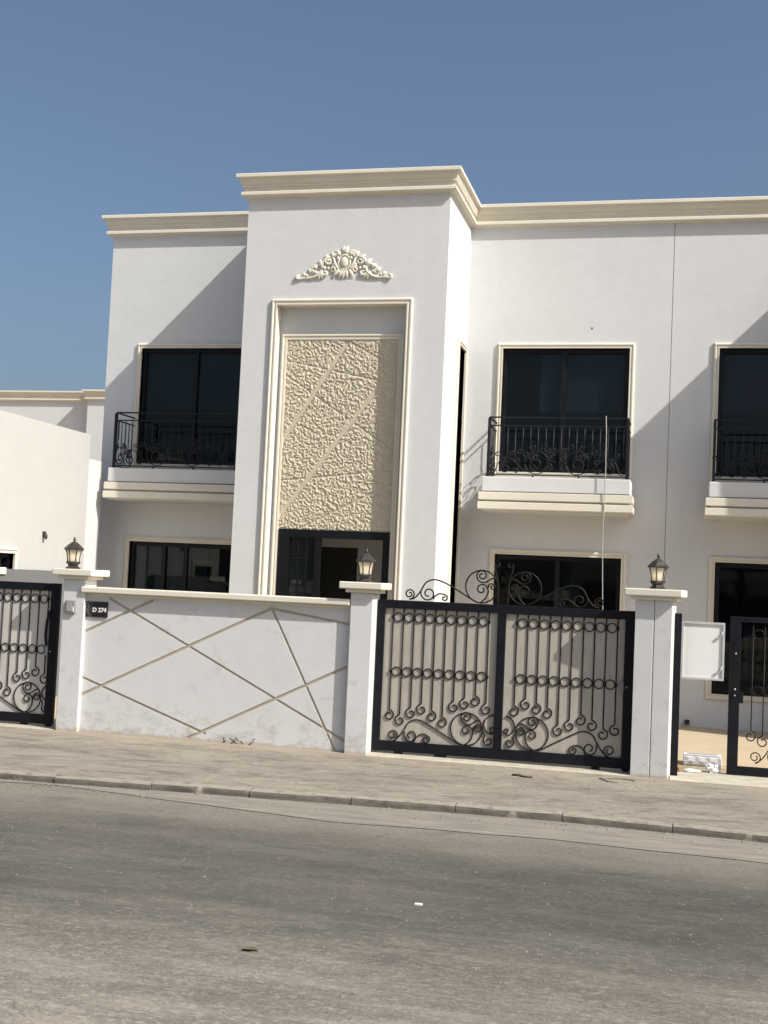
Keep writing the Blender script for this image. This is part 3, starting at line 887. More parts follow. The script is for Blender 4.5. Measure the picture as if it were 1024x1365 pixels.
def make_stone_panel(root):
    Y = YT + 0.17
    x0, x1, z0, z1 = -5.832, -4.138, 2.632, 5.436
    base = MB(); base.box(x0, x1, Y - 0.004, Y + 0.02, z0, z1)
    sp = base.build('stone_panel', 'mortar', root)
    fr = MB(); rect_frame(fr, front(Y + 0.02), -5.915, -4.055, 0.0, 5.517, [(0.0, -0.0), (0.0, 0.045), (0.014, 0.058), (0.03, 0.058), (0.036, 0.040), (0.052, 0.040), (0.058, 0.048), (0.083, 0.048), (0.083, 0.0)], open_bottom=True)
    fr.build('panel_frame', 'cream', sp)
    step = 0.0064
    nx, nz = int((x1 - x0) / step), int((z1 - z0) / step)
    lines = []
    for (a, b2, w) in LINES:
        dx, dz = b2[0] - a[0], b2[1] - a[1]
        L = hypot(dx, dz)
        lines.append((a[0], a[1], dx / L, dz / L, w))
    def info(x, z):
        lab, dm = 0, 9.0
        for i, (ax, az, dx, dz, w) in enumerate(lines):
            s = (x - ax) * dz - (z - az) * dx
            if s > 0: lab |= 1 << i
            dm = min(dm, abs(s) - w)
        return lab, dm
    H = {}
    def height(i, j):
        k = (i, j)
        if k in H: return H[k]
        x, z = x0 + (x1 - x0) * i / nx, z0 + (z1 - z0) * j / nz
        p = Vector((x, z, 0))
        wrp = Vector((noise.noise(p * 11.0 + Vector((3, 0, 0))), noise.noise(p * 11.0 + Vector((0, 9, 0))), 0)) * 0.035
        n1 = noise.noise((p + wrp) * 29.0)
        n2 = noise.noise((p + wrp * 1.5) * 60.0 + Vector((7, 3, 1)))
        n3 = noise.noise(p * 75.0 + Vector((1, 2, 3)))
        h = 0.48 + 1.45 * n1 + 0.85 * n2 + 0.25 * n3
        h = max(0.05, min(1.05, h))
        _, dm = info(x, z)
        dm += 0.016 * noise.noise(p * 24.0 + Vector((5, 5, 5)))
        edge = max(0.0, min(1.0, (dm + 0.006) / 0.018))
        border = min(x - x0, x1 - x, z - z0, z1 - z)
        edge = min(edge, max(0.0, min(1.0, border / 0.02)))
        H[k] = 0.004 + 0.0150 * h * edge
        return H[k]
    groups = {}
    for i in range(nx):
        for j in range(nz):
            x, z = x0 + (x1 - x0) * (i + .5) / nx, z0 + (z1 - z0) * (j + .5) / nz
            lab, dm = info(x, z)
            dm += 0.016 * noise.noise(Vector((x, z, 0)) * 24.0 + Vector((5, 5, 5)))
            if dm < -0.004: continue
            groups.setdefault(lab, []).append((i, j))
    small = []
    for lab, cells in groups.items():
        if len(cells) < 60: continue
        idx, vs, fs = {}, [], []
        for (i, j) in cells:
            q = []
            for di, dj in ((0, 0), (1, 0), (1, 1), (0, 1)):
                k = (i + di, j + dj)
                if k not in idx:
                    idx[k] = len(vs)
                    vs.append((x0 + (x1 - x0) * k[0] / nx, Y - 0.004 - height(*k), z0 + (z1 - z0) * k[1] / nz))
                q.append(idx[k])
            fs.append(tuple(q))
        m_ = MB(); m_.add(vs, fs, True)
        m_.build('stone_slab', 'stone', sp, recalc=False)
    return sp

def make_door(root):
    Y = YT + 0.17
    P = front(Y)
    x0, x1, z1 = -5.812, -4.142, 2.628
    f = MB()
    f.box(x0, x1, Y - 0.03, Y + 0.05, 2.515, z1)
    f.box(x0, x0 + 0.165, Y - 0.028, Y + 0.05, 0.0, 2.515)
    f.box(x1 - 0.10, x1, Y - 0.028, Y + 0.05, 0.0, 2.515)
    f.box(-5.265, -5.175, Y - 0.026, Y + 0.05, 0.0, 2.515)
    d = f.build('entrance_door', 'alu', root)
    for a, b2, nm in ((x0 + 0.165, -5.265, 0),):
        g = MB(); g.add([(a, Y + 0.010, 0), (b2, Y + 0.012 + 0.004 * nm, 0), (b2, Y + 0.010, 2.515), (a, Y + 0.013, 2.515), (a, Y + 0.018, 0), (b2, Y + 0.020, 0), (b2, Y + 0.018, 2.515), (a, Y + 0.020, 2.515)],
                        [(0, 1, 2, 3), (4, 5, 6, 7), (0, 1, 5, 4), (1, 2, 6, 5), (2, 3, 7, 6), (3, 0, 4, 7)])
        g.build('pane', 'glass', d)
    h = MB()
    hx0, hx1, hy0, hy1, hz = -5.80, -4.15, Y + 0.052, 19.05, 2.60
    h.box(hx0, hx1, hy0, hy1, 0.004, 0.010)
    h.box(hx0, hx1, hy0, hy1, hz, hz + 0.02)
    h.box(hx0 - 0.03, hx0, hy0, hy1, 0.0, hz)
    h.box(hx1, hx1 + 0.03, hy0, hy1, 0.0, hz)
    h.box(-5.06, hx1, hy1, hy1 + 0.1, 0.0, hz); h.box(hx0, -5.06, hy1, hy1 + 0.1, 2.44, hz)
    h.build('entrance_hall', 'wall', root)
    h = MB(); h.box(hx0, -5.06, hy1 + 0.05, hy1 + 0.08, 0.0, 2.44); h.build('inner_door', 'dark_void', root)
    h = MB(); h.box(hx1 - 0.06, hx1 - 0.01, hy0 + 0.02, hy0 + 0.82, 0.02, 2.45); h.build('open_door_leaf', 'alu', root)
    for xx in (-5.513, -5.385):
        g = MB(); g.box(xx - 0.012, xx + 0.012, Y - 0.012, Y + 0.006, 0.02, 2.513); g.build('glazing_bar', 'alu', d)
    for zz in (2.21, 1.90, 1.45, 0.9):
        g = MB(); g.box(x0 + 0.167, -5.267, Y - 0.010, Y + 0.004, zz - 0.008, zz + 0.008); g.build('glazing_bar', 'alu', d)
    g = MB(); g.tube([(-5.22, Y - 0.03, 0.95), (-5.22, Y - 0.075, 0.98), (-5.22, Y - 0.075, 1.30), (-5.22, Y - 0.03, 1.33)], 0.012, 8); g.build('handle', 'steel', d)
    return d

def make_villa(label, seam_x, mirror=None, corn_x=None):
    """one half of the semi-detached pair; survey coordinates of the left half, mirrored for the right half"""
    global MIRROR_C
    MIRROR_C = mirror
    v = thing('villa', label, 'villa', (-4.9, YM, 0), 'semi-detached white villas')
    XL, TL, TR, XS = -9.555, -6.49, -3.435, seam_x
    wl = MB()
    wl_holes_l = [(-8.92, -6.98, 3.70, 5.63), (-8.95, -7.01, 0.50, 2.41)]
    wl_holes_r = [(-2.86, -0.925, 3.70, 5.62), (-2.865, -0.95, 0.50, 2.43)]
    wall(wl, front(YM), XL, TL, 0, 7.9, wl_holes_l)
    wall(wl, front(YM), TR, XS, 0, 7.9, wl_holes_r)
    wall(wl, front(YT), TL, TR, 0, 7.9, [(-5.96, -4.0, 0.0, 5.92, 0.19)])
    for q4 in ((-5.96, -4.0, 2.58, 5.92), (-5.96, -5.80, 0.0, 2.58), (-4.155, -4.0, 0.0, 2.58)):
        wl.add([(q4[0], YT + 0.19, q4[2]), (q4[1], YT + 0.19, q4[2]), (q4[1], YT + 0.19, q4[3]), (q4[0], YT + 0.19, q4[3])], [(0, 1, 2, 3)])
    side = lambda u, z, d: (TR + d, u, z)
    wall(wl, side, YT, YM, 0, 7.9, [(18.26, 18.83, 0.5, 5.54)], 0.14)
    wall(wl, lambda u, z, d: (TL - d, u, z), YT, YM, 0, 7.9, [])
    wall(wl, lambda u, z, d: (XL - d, u, z), YM, 31.0, 0, 7.9, [])
    wall(wl, lambda u, z, d: (XS + d, u, z), YM, 31.0, 0, 7.9, [])
    wall(wl, lambda u, z, d: (u, 31.0 + d, z), XL, XS, 0, 7.9, [])
    wl.add([(XL, YM, 7.6), (XS, YM, 7.6), (XS, 31, 7.6), (XL, 31, 7.6)], [(0, 1, 2, 3)])
    wl.add([(TL, YT, 7.6), (TR, YT, 7.6), (TR, YM, 7.6), (TL, YM, 7.6)], [(0, 1, 2, 3)])
    # parapet inner faces
    t = 0.2
    inner = [(XL + t, 31.0), (XL + t, YM + t), (TL + t, YM + t), (TL + t, YT + t), (TR - t, YT + t), (TR - t, YM + t), (XS, YM + t)]
    outer = [(XL, 31.0), (XL, YM), (TL, YM), (TL, YT), (TR, YT), (TR, YM), (XS, YM)]
    for (a, b2), (c_, d) in zip(zip(inner, inner[1:]), zip(outer, outer[1:])):
        wl.add([(*a, 7.6), (*b2, 7.6), (*b2, 7.885), (*a, 7.885)], [(0, 1, 2, 3)])
        wl.add([(*a, 7.885), (*b2, 7.885), (*d, 7.885), (*c_, 7.885)], [(0, 1, 2, 3)])
    wl.build('facade_wall', 'wall', v, recalc=False)
    c_ = MB(); cornice(c_, outer[:-1] + [(corn_x if corn_x is not None else XS, YM)], CORN); c_.build('cornice', 'cream', v)
    # niche moulding
    n_ = MB()
    rect_frame(n_, front(YT), -6.045, -3.915, 0.0, 6.002, [(0, -0.005), (0, 0.028), (0.014, 0.040), (0.030, 0.040), (0.038, 0.026), (0.058, 0.022), (0.066, 0.034), (0.086, 0.034), (0.086, -0.10)], open_bottom=True)
    n_.build('niche_moulding', 'cream', v)
    for sx in (-6.0, -3.96):
        q = MB(); q.bbox(sx - 0.06, sx + 0.06, YT - 0.06, YT - 0.002, 1.2, 1.66, 0.01)
    make_stone_panel(v)
    make_door(v)
    make_crest(v)
    # windows
    wn = make_window(v, front(YM), -9.00, -6.90, 3.62, 5.71, (0.49,))
    blind(wn, -8.90, -6.99, 4.62, 5.62)
    wn = make_window(v, front(YM), -2.94, -0.845, 3.62, 5.70, (0.49,))
    blind(wn, -2.285, -0.93, 4.655, 5.60)
    wn = make_window(v, front(YM), -9.03, -6.93, 0.42, 2.49, (0.30, 0.50))
    blind(wn, -8.93, -8.42, 0.52, 2.40, 0.19, 'blind', 'curtain', 0.012)
    blind(wn, -8.32, -7.66, 0.52, 2.40, 0.21, 'blind', 'curtain', 0.014)
    make_window(v, front(YM), -2.945, -0.87, 0.42, 2.51, (0.5,))
    make_window(v, side, 18.18, 18.91, 0.42, 5.62, (), rails=(0.42,))
    make_balcony(v, -9.05, -6.84)
    make_balcony(v, -2.99, -0.82)
    if mirror is None:
        q = MB(); q.tube([(-1.501, YM + 0.01, 5.938), (-1.501, YM - 0.007, 5.938)], 0.016, 8); q.build('wall_anchor', 'grey_box', v)
        q = MB(); q.box(XS - 0.01, XS + 0.0086, YM + 0.0045, YM + 0.05, 0.0, 7.46); q.build('joint_filler', 'joint', v)
    MIRROR_C = None
    return v

villa = make_villa('white two storey villa with carved stone panel in its projecting tower', -0.3245, None, -0.3148)
villa2 = make_villa('white villa cut off by the right edge, sharing the plain wall', -0.2255, -0.27)
# the villa row across the street, seen only in the window glass
for k, (src, xx) in enumerate(((villa, -6.5), (villa2, 11.5))):
    cpy = copy_tree(src)
    cpy.rotation_euler = (0, 0, pi)
    cpy.location = (xx, -14.0, 0)
    cpy['label'] = ('white villa across the street reflected in the dark windows', 'second white villa across the street reflected in window glass')[k]
q = MB(); q.bbox(0.045, 0.115, YM - 0.07, YM - 0.002, 0.03, 0.10, 0.01)
tag(q.build('tap_box', 'dark_void'), 'small dark fitting low on the right villa wall', 'wall fitting')

# ------------------------------------------------------------------ garden wall with diagonal grooves
def groove_box(a, b2, w, depth):
    a, b2 = Vector((a[0], 0, a[1])), Vector((b2[0], 0, b2[1]))
    d = (b2 - a).normalized()
    n = Vector((-d.z, 0, d.x)) * w / 2
    vs = []
    for y in (13.53 - 0.05, 13.53 + depth):
        for p in (a - n, b2 - n, b2 + n, a + n):
            vs.append((p.x, y, p.z))
    return vs, [(0, 1, 2, 3), (4, 7, 6, 5), (0, 4, 5, 1), (1, 5, 6, 2), (2, 6, 7, 3), (3, 7, 4, 0)]

gw = thing('garden_wall', 'low white garden wall crossed by diagonal beige grooves', 'wall', (-5.25, 13.6, 0))
mb = MB(); mb.box(-6.90, -3.62, 13.53, 13.70, -0.1, 1.632)
body = mb.build('wall_body', 'garden', gw)
GRV = [((-6.60, 1.585), (-3.615, 0.108)), ((-6.90, 0.423), (-4.570, 1.562)), ((-4.600, 1.560), (-3.615, 1.418)), ((-4.578, 1.560), (-3.750, 0.0)), ((-6.90, 0.640), (-5.30, 0.085)), ((-5.53, 0.018), (-3.655, 0.950)), ((-6.03, 1.585), (-6.90, 1.165))]
cut_objs = []
for k, (a, b2) in enumerate(GRV):
    vs, fs = groove_box(a, b2, 0.031, 0.0130 + 0.0006 * k)
    m_ = MB(); m_.add(vs, fs)
    cut_objs.append(m_.build('cutter', 'groove'))
for c_ in cut_objs:
    md = body.modifiers.new('cut', 'BOOLEAN')
    md.operation = 'DIFFERENCE'
    md.solver = 'EXACT'
    md.object = c_
dg = bpy.context.evaluated_depsgraph_get()
me = bpy.data.meshes.new_from_object(body.evaluated_get(dg))
body.modifiers.clear()
body.data = me
for c_ in cut_objs:
    bpy.data.objects.remove(c_)
for k, (a, b2) in enumerate(GRV):
    vs, fs = groove_box(a, b2, 0.0296, 0.02)
    vs = [(x, 13.5375 + 0.0004 * k if i < 4 else 13.56 + 0.0004 * k, z) for i, (x, y, z) in enumerate(vs)]
    m_ = MB(); m_.add(vs, fs)
    m_.build('groove_strip', 'groove', gw)
mb = MB(); mb.bbox(-6.925, -3.640, 13.437, 13.76, 1.633, 1.703, 0.012)
mb.build('coping', 'cream', gw)
mb = MB(); mb.bbox(-6.90, -3.645, 13.515, 13.74, 1.600, 1.631, 0.006)
mb.build('coping_bed', 'cream', gw)

# ------------------------------------------------------------------ gate pillars
def pillar(label, x0, x1, cx0, cx1, yf, depth, zt, rot=0.0, groove=None):
    xm, ym = (x0 + x1) / 2, yf + depth / 2
    p = thing('gate_pillar', label, 'pillar', (xm, ym, 0), 'white gate pillars with cream caps')
    s = MB()
    if groove is None:
        s.bbox(x0, x1, yf, yf + depth, -0.05, zt - 0.12, 0.010)
    else:
        s.bbox(x0, groove - 0.005, yf, yf + depth, -0.05, zt - 0.12, 0.004)
        s.bbox(groove + 0.005, x1, yf, yf + depth, -0.05, zt - 0.12, 0.004)
        jf = MB(); jf.box(groove - 0.02, groove + 0.02, yf + 0.005, yf + depth - 0.02, -0.05, zt - 0.125); jf.build('joint_filler', 'joint', p)
    s.build('shaft', 'garden', p)
    n_ = MB(); n_.bbox(x0 - 0.055, x1 + 0.055, yf - 0.038, yf + depth + 0.05, zt - 0.119, zt - 0.079, 0.008); n_.build('cap_neck', 'cream', p)
    c_ = MB(); c_.bbox(cx0, cx1, yf - 0.085, yf + depth + 0.10, zt - 0.079, zt, 0.012); c_.build('cap', 'cream', p)
    p.rotation_euler.z = rot
    return p
pillar('white gate pillar at left end of the grooved wall, with grey box', -7.166, -6.885, -7.285, -6.77, 13.47, 0.30, 1.905)
pillar('white gate pillar between the grooved wall and the closed gate', -3.632, -3.372, -3.752, -3.258, 13.455, 0.30, 1.902)
pillar('wider white gate pillar split by a vertical joint, right of closed gate', -0.490, -0.108, -0.600, -0.005, 13.42, 0.40, 1.968, radians(-5.5), -0.292)

def lantern(x, y, z, label):
    p = thing('lantern', label, 'lamp', (x, y, z), 'lanterns on the gate pillars')
    ph = radians(20)
    b_ = MB(); b_.lathe((x, y, z), [(0.088, 0.0), (0.088, 0.012), (0.066, 0.030), (0.056, 0.042), (0.070, 0.058), (0.084, 0.070), (0.084, 0.086), (0.074, 0.090)], 6, True, ph); b_.build('base', 'lamp_metal', p)
    g = MB()
    pr = [(0.066, 0.090), (0.068, 0.13), (0.074, 0.17), (0.084, 0.205), (0.096, 0.232)]
    vs, fs = [], []
    g.lathe((x, y, z), pr, 6, True, ph); g.build('lamp_glass', 'lamp_glass', p)
    for k in range(6):
        a = 2 * pi * k / 6 + ph
        f = MB(); f.tube([(x + (r + 0.003) * cos(a), y + (r + 0.003) * sin(a), z + h) for r, h in pr], 0.0065, 5); f.build('rib', 'lamp_metal', p)
    r_ = MB(); r_.lathe((x, y, z), [(0.100, 0.228), (0.118, 0.232), (0.120, 0.242), (0.108, 0.252), (0.070, 0.290), (0.034, 0.318), (0.020, 0.326)], 6, True, ph); r_.build('roof', 'lamp_metal', p)
    f = MB(); f.lathe((x, y, z), [(0.012, 0.322), (0.010, 0.336), (0.019, 0.345), (0.019, 0.354), (0.008, 0.362), (0.012, 0.370), (0.004, 0.384)], 10); f.build('finial', 'lamp_metal', p)
    bu = MB(); bu.ball((x, y, z + 0.145), 0.022, 0.022, 0.030, 0, 12, 8); bu.build('bulb', 'bulb', p)
    return p
lantern(-7.125, 13.60, 1.905, 'bronze lantern on the pillar left of the grooved wall')
lantern(-3.500, 13.56, 1.902, 'bronze lantern on the pillar in front of the entrance door')
lantern(-0.290, 13.60, 1.968, 'bronze lantern on the split pillar right of closed gate')

# ------------------------------------------------------------------ gates
make_gate('driveway_gate', 'closed black iron double gate with scrolls and beige backing', 0.0, True, 'backing')
lg = make_gate('driveway_gate', 'black iron gate with pale backing at the left edge', -6.805, True, 'backing_pale', top=False, side_by_side=True)
# open right-hand gate, no backing
YR = 14.08
g = thing('driveway_gate', 'open black iron gate without backing at the right edge', 'gate', (1.9, YR, 0.02), 'black wrought iron driveway gates')
f = MB()
f.bbox(0.487, 0.600, YR - 0.028, YR + 0.028, 0.012, 1.712, 0.004)
f.bbox(0.600, 3.30, YR - 0.026, YR + 0.026, 1.655, 1.710, 0.004)
f.bbox(0.600, 3.30, YR - 0.026, YR + 0.026, 0.016, 0.105, 0.004)
f.bbox(3.30, 3.40, YR - 0.028, YR + 0.028, 0.012, 1.712, 0.004)
f.build('frame', 'gate_black', g)
make_leaf(g, YR, 0.720 + 3.192 - 1.955 - 0.0, False, None)
make_leaf(g, YR, 0.720 + 3.192 - 1.955 + 0.03, True, None)
for zz, rr in ((0.925, 0.014), (1.31, 0.012), (0.86, 0.011)):
    q = MB(); q.ball((0.548, YR - 0.032, zz), rr, 0.010, rr); q.build('lock_button', 'steel', g)
q = MB(); q.bbox(0.600, 0.640, YR - 0.02, YR + 0.02, 0.78, 0.90, 0.004); q.build('lock_box', 'gate_black', g)
q = MB(); q.tube(pan(spiral((1.00, 1.765), 0.055, 0.012, -100, 380, 24), YR), 0.0105, 6); q.build('top_scroll', 'iron', g)
q = MB(); q.bbox(-0.098, -0.026, 13.66, 13.74, 0.0, 1.722, 0.004)
tag(q.build('gate_post', 'gate_black'), 'slim black steel post beside the split pillar at the open gateway', 'gate post')
# handle plate on the left gate
q = MB(); q.tube([(-7.405, 13.648, 1.39), (-7.425, 13.64, 1.37), (-7.44, 13.632, 1.25), (-7.45, 13.63, 1.10), (-7.435, 13.636, 0.98)], 0.018, 8, flat=0.5); q.build('handle', 'gate_black', lg)
# gate tracks
def track(x0, x1, y0, y1):
    mb = MB(); vs, fs = [], []
    n = 30
    for i in range(n + 1):
        x = x0 + (x1 - x0) * i / n
        w = 0.018 * noise.noise((x * 3.1, 1, 5))
        vs += [(x, y0 + w - 0.03, 0.0), (x, y0 + w, 0.008), (x, y1, 0.008)]
    for i in range(n):
        for k in (0, 1): fs.append((3 * i + k, 3 * i + 3 + k, 3 * i + 4 + k, 3 * i + 1 + k))
    mb.add(vs, fs)
    return structure(mb.build('gate_track', 'sill'))
track(-3.37, -0.50, 13.44, 13.86); track(-10.2, -7.17, 13.5, 13.86); track(-0.10, 3.4, 13.42, 14.2)

# ------------------------------------------------------------------ intercom, house number, board
ic = thing('intercom', 'small grey intercom box on the left pillar', 'intercom', (-7.05, 13.45, 1.40))
q = MB(); q.bbox(-7.113, -6.985, 13.432, 13.469, 1.383, 1.533, 0.006); q.build('housing', 'grey_box', ic)
q = MB(); q.bbox(-7.092, -7.020, 13.426, 13.433, 1.405, 1.512, 0.002); q.build('screen', 'screen', ic)
q = MB(); q.bbox(-7.012, -6.996, 13.427, 13.433, 1.40, 1.46, 0.002); q.build('call_button', 'sign_white', ic)

sg = thing('house_number_sign', 'black house number plate reading D 274 on the grooved wall', 'house number', (-6.74, 13.52, 1.35))
q = MB(); q.bbox(-6.800, -6.602, 13.508, 13.529, 1.350, 1.532, 0.003); q.build('plate', 'sign_black', sg)
q = MB(); q.bbox(-6.886, -6.806, 13.508, 13.529, 1.352, 1.532, 0.003); q.build('pattern_plate', 'sign_black', sg)
q = MB()
for a, b2 in (((-6.884, 1.36), (-6.812, 1.45)), ((-6.884, 1.45), (-6.812, 1.36)), ((-6.884, 1.45), (-6.812, 1.53)), ((-6.850, 1.355), (-6.815, 1.40)), ((-6.884, 1.49), (-6.845, 1.53)), ((-6.848, 1.41), (-6.848, 1.52)), ((-6.88, 1.41), (-6.83, 1.47)), ((-6.88, 1.52), (-6.815, 1.47))):
    q.tube([(a[0], 13.507, a[1]), (b2[0], 13.507, b2[1])], 0.0022, 4)
q.build('pattern_lines', 'sign_grey', sg)
q = MB(); q.box(-6.8055, -6.8005, 13.512, 13.529, 1.352, 1.53); q.build('divider', 'sign_grey', sg)
cu = bpy.data.curves.new('number', 'FONT')
cu.body = 'D 274'
cu.size = 0.070
cu.align_x = 'CENTER'
cu.extrude = 0.002
cu.offset = 0.0022
to = bpy.data.objects.new('number_tmp', cu)
COL.objects.link(to)
to.matrix_world = Matrix.Translation((-6.703, 13.5055, 1.412)) @ Matrix.Rotation(pi / 2, 4, 'X')
bpy.context.view_layer.update()
me = bpy.data.meshes.new_from_object(to.evaluated_get(bpy.context.evaluated_depsgraph_get()))
me.transform(to.matrix_world)
bpy.data.objects.remove(to)
me.materials.clear(); me.materials.append(MAT['sign_white'])
link('lettering', me, sg)

bd = thing('meter_box_door', 'open white panel door in grey frame beside the slim black post', 'panel door', (0.2, 13.80, 1.0))
P = lambda u, z, d: (u, 13.80 - d, z)
x0, x1, z0, z1 = -0.028, 0.423, 1.025, 1.640
q = MB(); q.box(x0 + 0.02, x1 - 0.02, 13.800, 13.812, z0 + 0.02, z1 - 0.02); q.build('panel', 'board', bd)
q = MB(); rect_frame(q, P, x0, x1, z0, z1, [(0, -0.03), (0, 0.016), (0.022, 0.016), (0.022, -0.002)]); q.build('frame', 'board_frame', bd)
for zz in (1.50, 1.13):
    q = MB(); q.tube([(x1 - 0.10, 13.792, zz - 0.035), (x1 - 0.065, 13.785, zz - 0.03), (x1 - 0.035, 13.785, zz + 0.01), (x1 - 0.02, 13.79, zz + 0.05)], 0.007, 6); q.build('bracket', 'board_frame', bd)

# ------------------------------------------------------------------ neighbour on the left
an = thing('annexe', 'low white flat-roofed annexe left of the villa, sunlit blank side', 'building', (-12, 16, 0))
w = MB()
AX = -9.2
sideA = lambda u, z, d: (AX + d, u, z)
wall(w, sideA, 14.45, 17.89, 0, 4.035, [(14.87, 15.79, 1.0, 2.085)], 0.14)
w.add([(-16, 14.45, 4.035), (AX, 14.45, 4.035), (AX, 17.89, 4.035), (-16, 17.89, 4.035)], [(0, 1, 2, 3)])
wall(w, front(14.45), -16, AX, 0, 4.035, [])
w.add([(-16, 17.89, 0), (AX, 17.89, 0), (AX, 17.89, 4.035), (-16, 17.89, 4.035)], [(0, 1, 2, 3)])
w.build('annexe_wall', 'annexe', an, recalc=False)
w = MB(); w.box(-15, AX - 0.03, 17.895, 18.42, 0, 3.66); w.build('rear_wall', 'wall', an)
make_window(an, sideA, 14.79, 15.87, 0.92, 2.165, ())
wlq = MB(); wlq.bbox(AX, AX + 0.04, 16.555, 16.60, 2.36, 2.44, 0.006); wlq.ball((AX + 0.05, 16.575, 2.365), 0.025, 0.028, 0.045)
wlq.build('wall_light', 'lamp_metal', an)

shade_wall = thing('shade_band_wall', 'added low wall, coloured dark grey as shade, behind the left gate', 'wall', (-9.1, 16.2, 0))  # added wall whose dark colour paints in a band of shade
w = MB(); w.box(AX + 0.03, AX + 0.15, 14.5, 17.85, 0, 1.866); w.build('wall_body', 'shade_grey', shade_wall)
w = MB(); w.bbox(AX + 0.01, AX + 0.18, 14.6, 15.33, 1.79, 1.885, 0.01); w.build('coping', 'cream', shade_wall)

fh = thing('far_villa', 'distant white villa with cream cornice beyond the annexe', 'villa', (-28, 39, 0))
w = MB()
YF = 38.4
wall(w, front(YF), -42, -19.75, 0, 7.95, [(-26, -19.9, 2.2, 5.55)], 0.2)
w.add([(-26, YF + 0.2, 2.2), (-19.9, YF + 0.2, 2.2), (-19.9, YF + 0.2, 5.55), (-26, YF + 0.2, 5.55)], [(0, 1, 2, 3)])
w.box(-19.75, -12, YF - 0.35, 48, 0, 7.95)
w.build('facade_wall', 'wall', fh, recalc=False)
prof = [(o, z + 0.085) for o, z in CORN]
w = MB(); cornice(w, [(-42, YF), (-19.75, YF), (-19.75, YF - 0.35), (-12, YF - 0.35)], prof); w.build('cornice', 'cream', fh)
w = MB(); w.box(-26, -19.9, YF + 0.02, YF + 0.19, 2.2, 5.55); w.build('window', 'glass', fh)
q = MB(); q.bbox(-24.1, -23.78, YF + 0.5, YF + 0.7, 7.96, 8.16, 0.01); q.build('roof_vent', 'grey_box', fh)
w = MB(); w.box(-42, -19.75, YF + 0.3, 48, 7.3, 7.94); w.build('roof', 'wall', fh)

# ------------------------------------------------------------------ cord, litter, weeds
l = []
for k in range(30):
    t = k / 29
    z = 4.47 - t * 3.55
    l.append((-1.198 + 0.05 * t + 0.012 * sin(t * 9) + 0.006 * noise.noise((t * 9, 0, 0)), YP - 0.055 - 0.004 * sin(t * 7), z))
q = MB(); q.tube([(-1.200, YP + 0.08, 4.455), (-1.199, YP + 0.03, 4.478)] + l, 0.0075, 6)
tag(q.build('cord', 'cord'), 'pale cord hanging from the balcony rail down behind the closed gate', 'cord')

cb = thing('carton', 'white open carton lying flat inside the open gateway', 'box', (0.24, 14.75, 0))
q = MB(); q.bbox(0.03, 0.455, 14.62, 14.98, 0.0, 0.105, 0.008); q.build('body', 'plastic_white', cb)
q = MB(); q.box(0.075, 0.41, 14.86, 14.925, 0.1052, 0.1085); q.build('slot', 'grey_box', cb)
q = MB(); q.bbox(0.035, 0.45, 14.600, 14.619, 0.02, 0.06, 0.004); q.build('flap', 'board_frame', cb)

def crumple(name, c, rx, ry, rz, mat, label, cat):
    q = MB(); vs, fs = [], []
    seg, rings = 16, 9
    for i in range(rings + 1):
        th = pi * i / rings
        for k in range(seg):
            ph = 2 * pi * k / seg
            d = Vector((sin(th) * cos(ph), sin(th) * sin(ph), cos(th)))
            s = 1 + 0.55 * noise.noise(d * 2.3 + Vector(c)) + 0.25 * noise.noise(d * 6 + Vector(c))
            vs.append((c[0] + d.x * rx * s, c[1] + d.y * ry * s, max(c[2] + 0.002, c[2] + rz * 0.7 + d.z * rz * s)))
    for i in range(rings):
        for k in range(seg):
            fs.append((i * seg + k, i * seg + (k + 1) % seg, (i + 1) * seg + (k + 1) % seg, (i + 1) * seg + k))
    q.add(vs, fs)
    return tag(q.build(name, mat), label, cat)
crumple('plastic_bag', (0.345, 14.12, 0.008), 0.075, 0.06, 0.06, 'plastic_white', 'crumpled white plastic bag at the foot of the open gate', 'plastic bag')
crumple('wrapper', (0.12, 14.05, 0.008), 0.09, 0.035, 0.02, 'plastic_white', 'flattened white wrapper beside the slim black post', 'wrapper')
crumple('cardboard_scrap', (-0.005, 14.02, 0.008), 0.022, 0.03, 0.03, 'carton_brown', 'small orange-brown scrap at the foot of the black post', 'litter')

q = MB(); q.box(-1.56, -1.515, 7.62, 7.645, -0.065, -0.056)
tag(q.build('paper_scrap', 'sign_white'), 'small white paper scrap in the middle of the road', 'litter')
q = MB(); vs = []
for k in range(12):
    a = 2 * pi * k / 12
    vs.append((-2.17 + 0.048 * cos(a), 6.35 + 0.024 * sin(a) * (1 - 0.4 * cos(a)), -0.058 + 0.008 * abs(sin(a))))
q.add(vs + [(-2.17, 6.35, -0.063)], [(k, (k + 1) % 12, 12) for k in range(12)])
tag(q.build('dry_leaf', 'leaf'), 'dry olive-brown leaf lying on the road', 'leaf')
q = MB(); q.tube([(-1.66, 12.80, 0.008), (-1.60, 12.78, 0.016), (-1.53, 12.74, 0.010), (-1.45, 12.74, 0.012)], 0.011, 6)
tag(q.build('twig', 'twig'), 'dark twig lying on the pavement in front of the closed gate', 'twig')
q = MB(); q.tube([(-0.62 + 0.16 * cos(a) * (1 + 0.2 * sin(3 * a)), 13.02 + 0.14 * sin(a), 0.006) for a in [0.3 + 4.6 * k / 26 for k in range(27)]], 0.007, 5)
tag(q.build('wire_loop', 'wire'), 'thin loop of wire on the pavement by the split pillar', 'wire')
wd = thing('dry_weed', 'dry weed sprig at the foot of the grooved wall', 'weed', (-4.90, 13.50, 0))
rnd = random.Random(3)
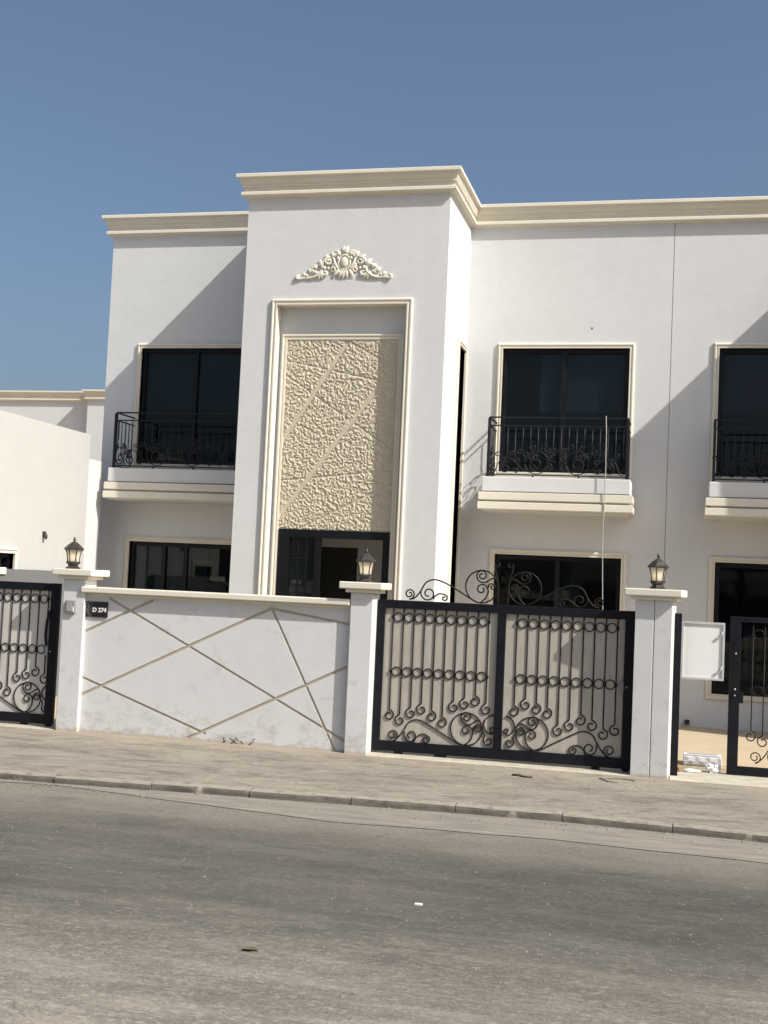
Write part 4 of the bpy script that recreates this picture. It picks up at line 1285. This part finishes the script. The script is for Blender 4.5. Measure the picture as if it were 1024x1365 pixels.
for k in range(5):
    x = -5.06 + 0.075 * k + rnd.uniform(-.02, .02)
    a = rnd.uniform(-0.9, 0.9)
    l = [(x, 13.515, 0.0)]
    for j in range(1, 5):
        l.append((x + a * 0.035 * j + rnd.uniform(-.01, .01), 13.508 - 0.002 * j, 0.018 * j * rnd.uniform(.7, 1)))
    q = MB(); q.tube(l, 0.0045, 5, taper=lambda t: 1 - 0.6 * t)
    for p in l[1:]:
        q.ball((p[0] + rnd.uniform(-.012, .012), p[1] - 0.004, p[2]), 0.014, 0.004, 0.007, rnd.uniform(-1, 1), 6, 4)
    q.build('stem', 'twig', wd)

# gravel on road and pavement: nobody could count it
q = MB()
rnd = random.Random(11)
def stone(x, y, z, r):
    vs = []
    rot = rnd.uniform(0, 6.3)
    e = rnd.uniform(0.5, 0.9)
    for (zz, rr, n_) in ((0.0, 1.0, 5), (0.55, 0.7, 5)):
        for k in range(5):
            a = rot + 2 * pi * k / 5 + rnd.uniform(-.25, .25)
            vs.append((x + r * rr * cos(a), y + r * e * rr * sin(a), z + r * zz))
    q.add(vs, [(0, 1, 6, 5), (1, 2, 7, 6), (2, 3, 8, 7), (3, 4, 9, 8), (4, 0, 5, 9), (5, 6, 7, 8, 9)])
for k in range(2600):
    y = 4.2 + 6.2 * rnd.random() ** 1.4
    x = rnd.uniform(-0.34 * y - 2.2, 0.10 * y + 1.2)
    if y > kerb_y(x) - 0.05: continue
    stone(x, y, -0.067, rnd.choice((0.003, 0.004, 0.004, 0.006, 0.008)) * rnd.uniform(.7, 1.3))
for k in range(900):
    x = rnd.uniform(-8.5, 1.6)
    y = rnd.uniform(kerb_y(x) + 0.15, 13.45)
    stone(x, y, -0.001, rnd.choice((0.004, 0.006, 0.008, 0.012)) * rnd.uniform(.7, 1.2))
for k in range(500):
    x = rnd.uniform(-8.5, 1.6)
    stone(x, kerb_y(x) - rnd.random() ** 2 * 0.4 - 0.02, -0.062, rnd.choice((0.005, 0.007, 0.012)) * rnd.uniform(.7, 1.3))
o = q.build('gravel', 'pebble', None, recalc=False)
o['kind'] = 'stuff'
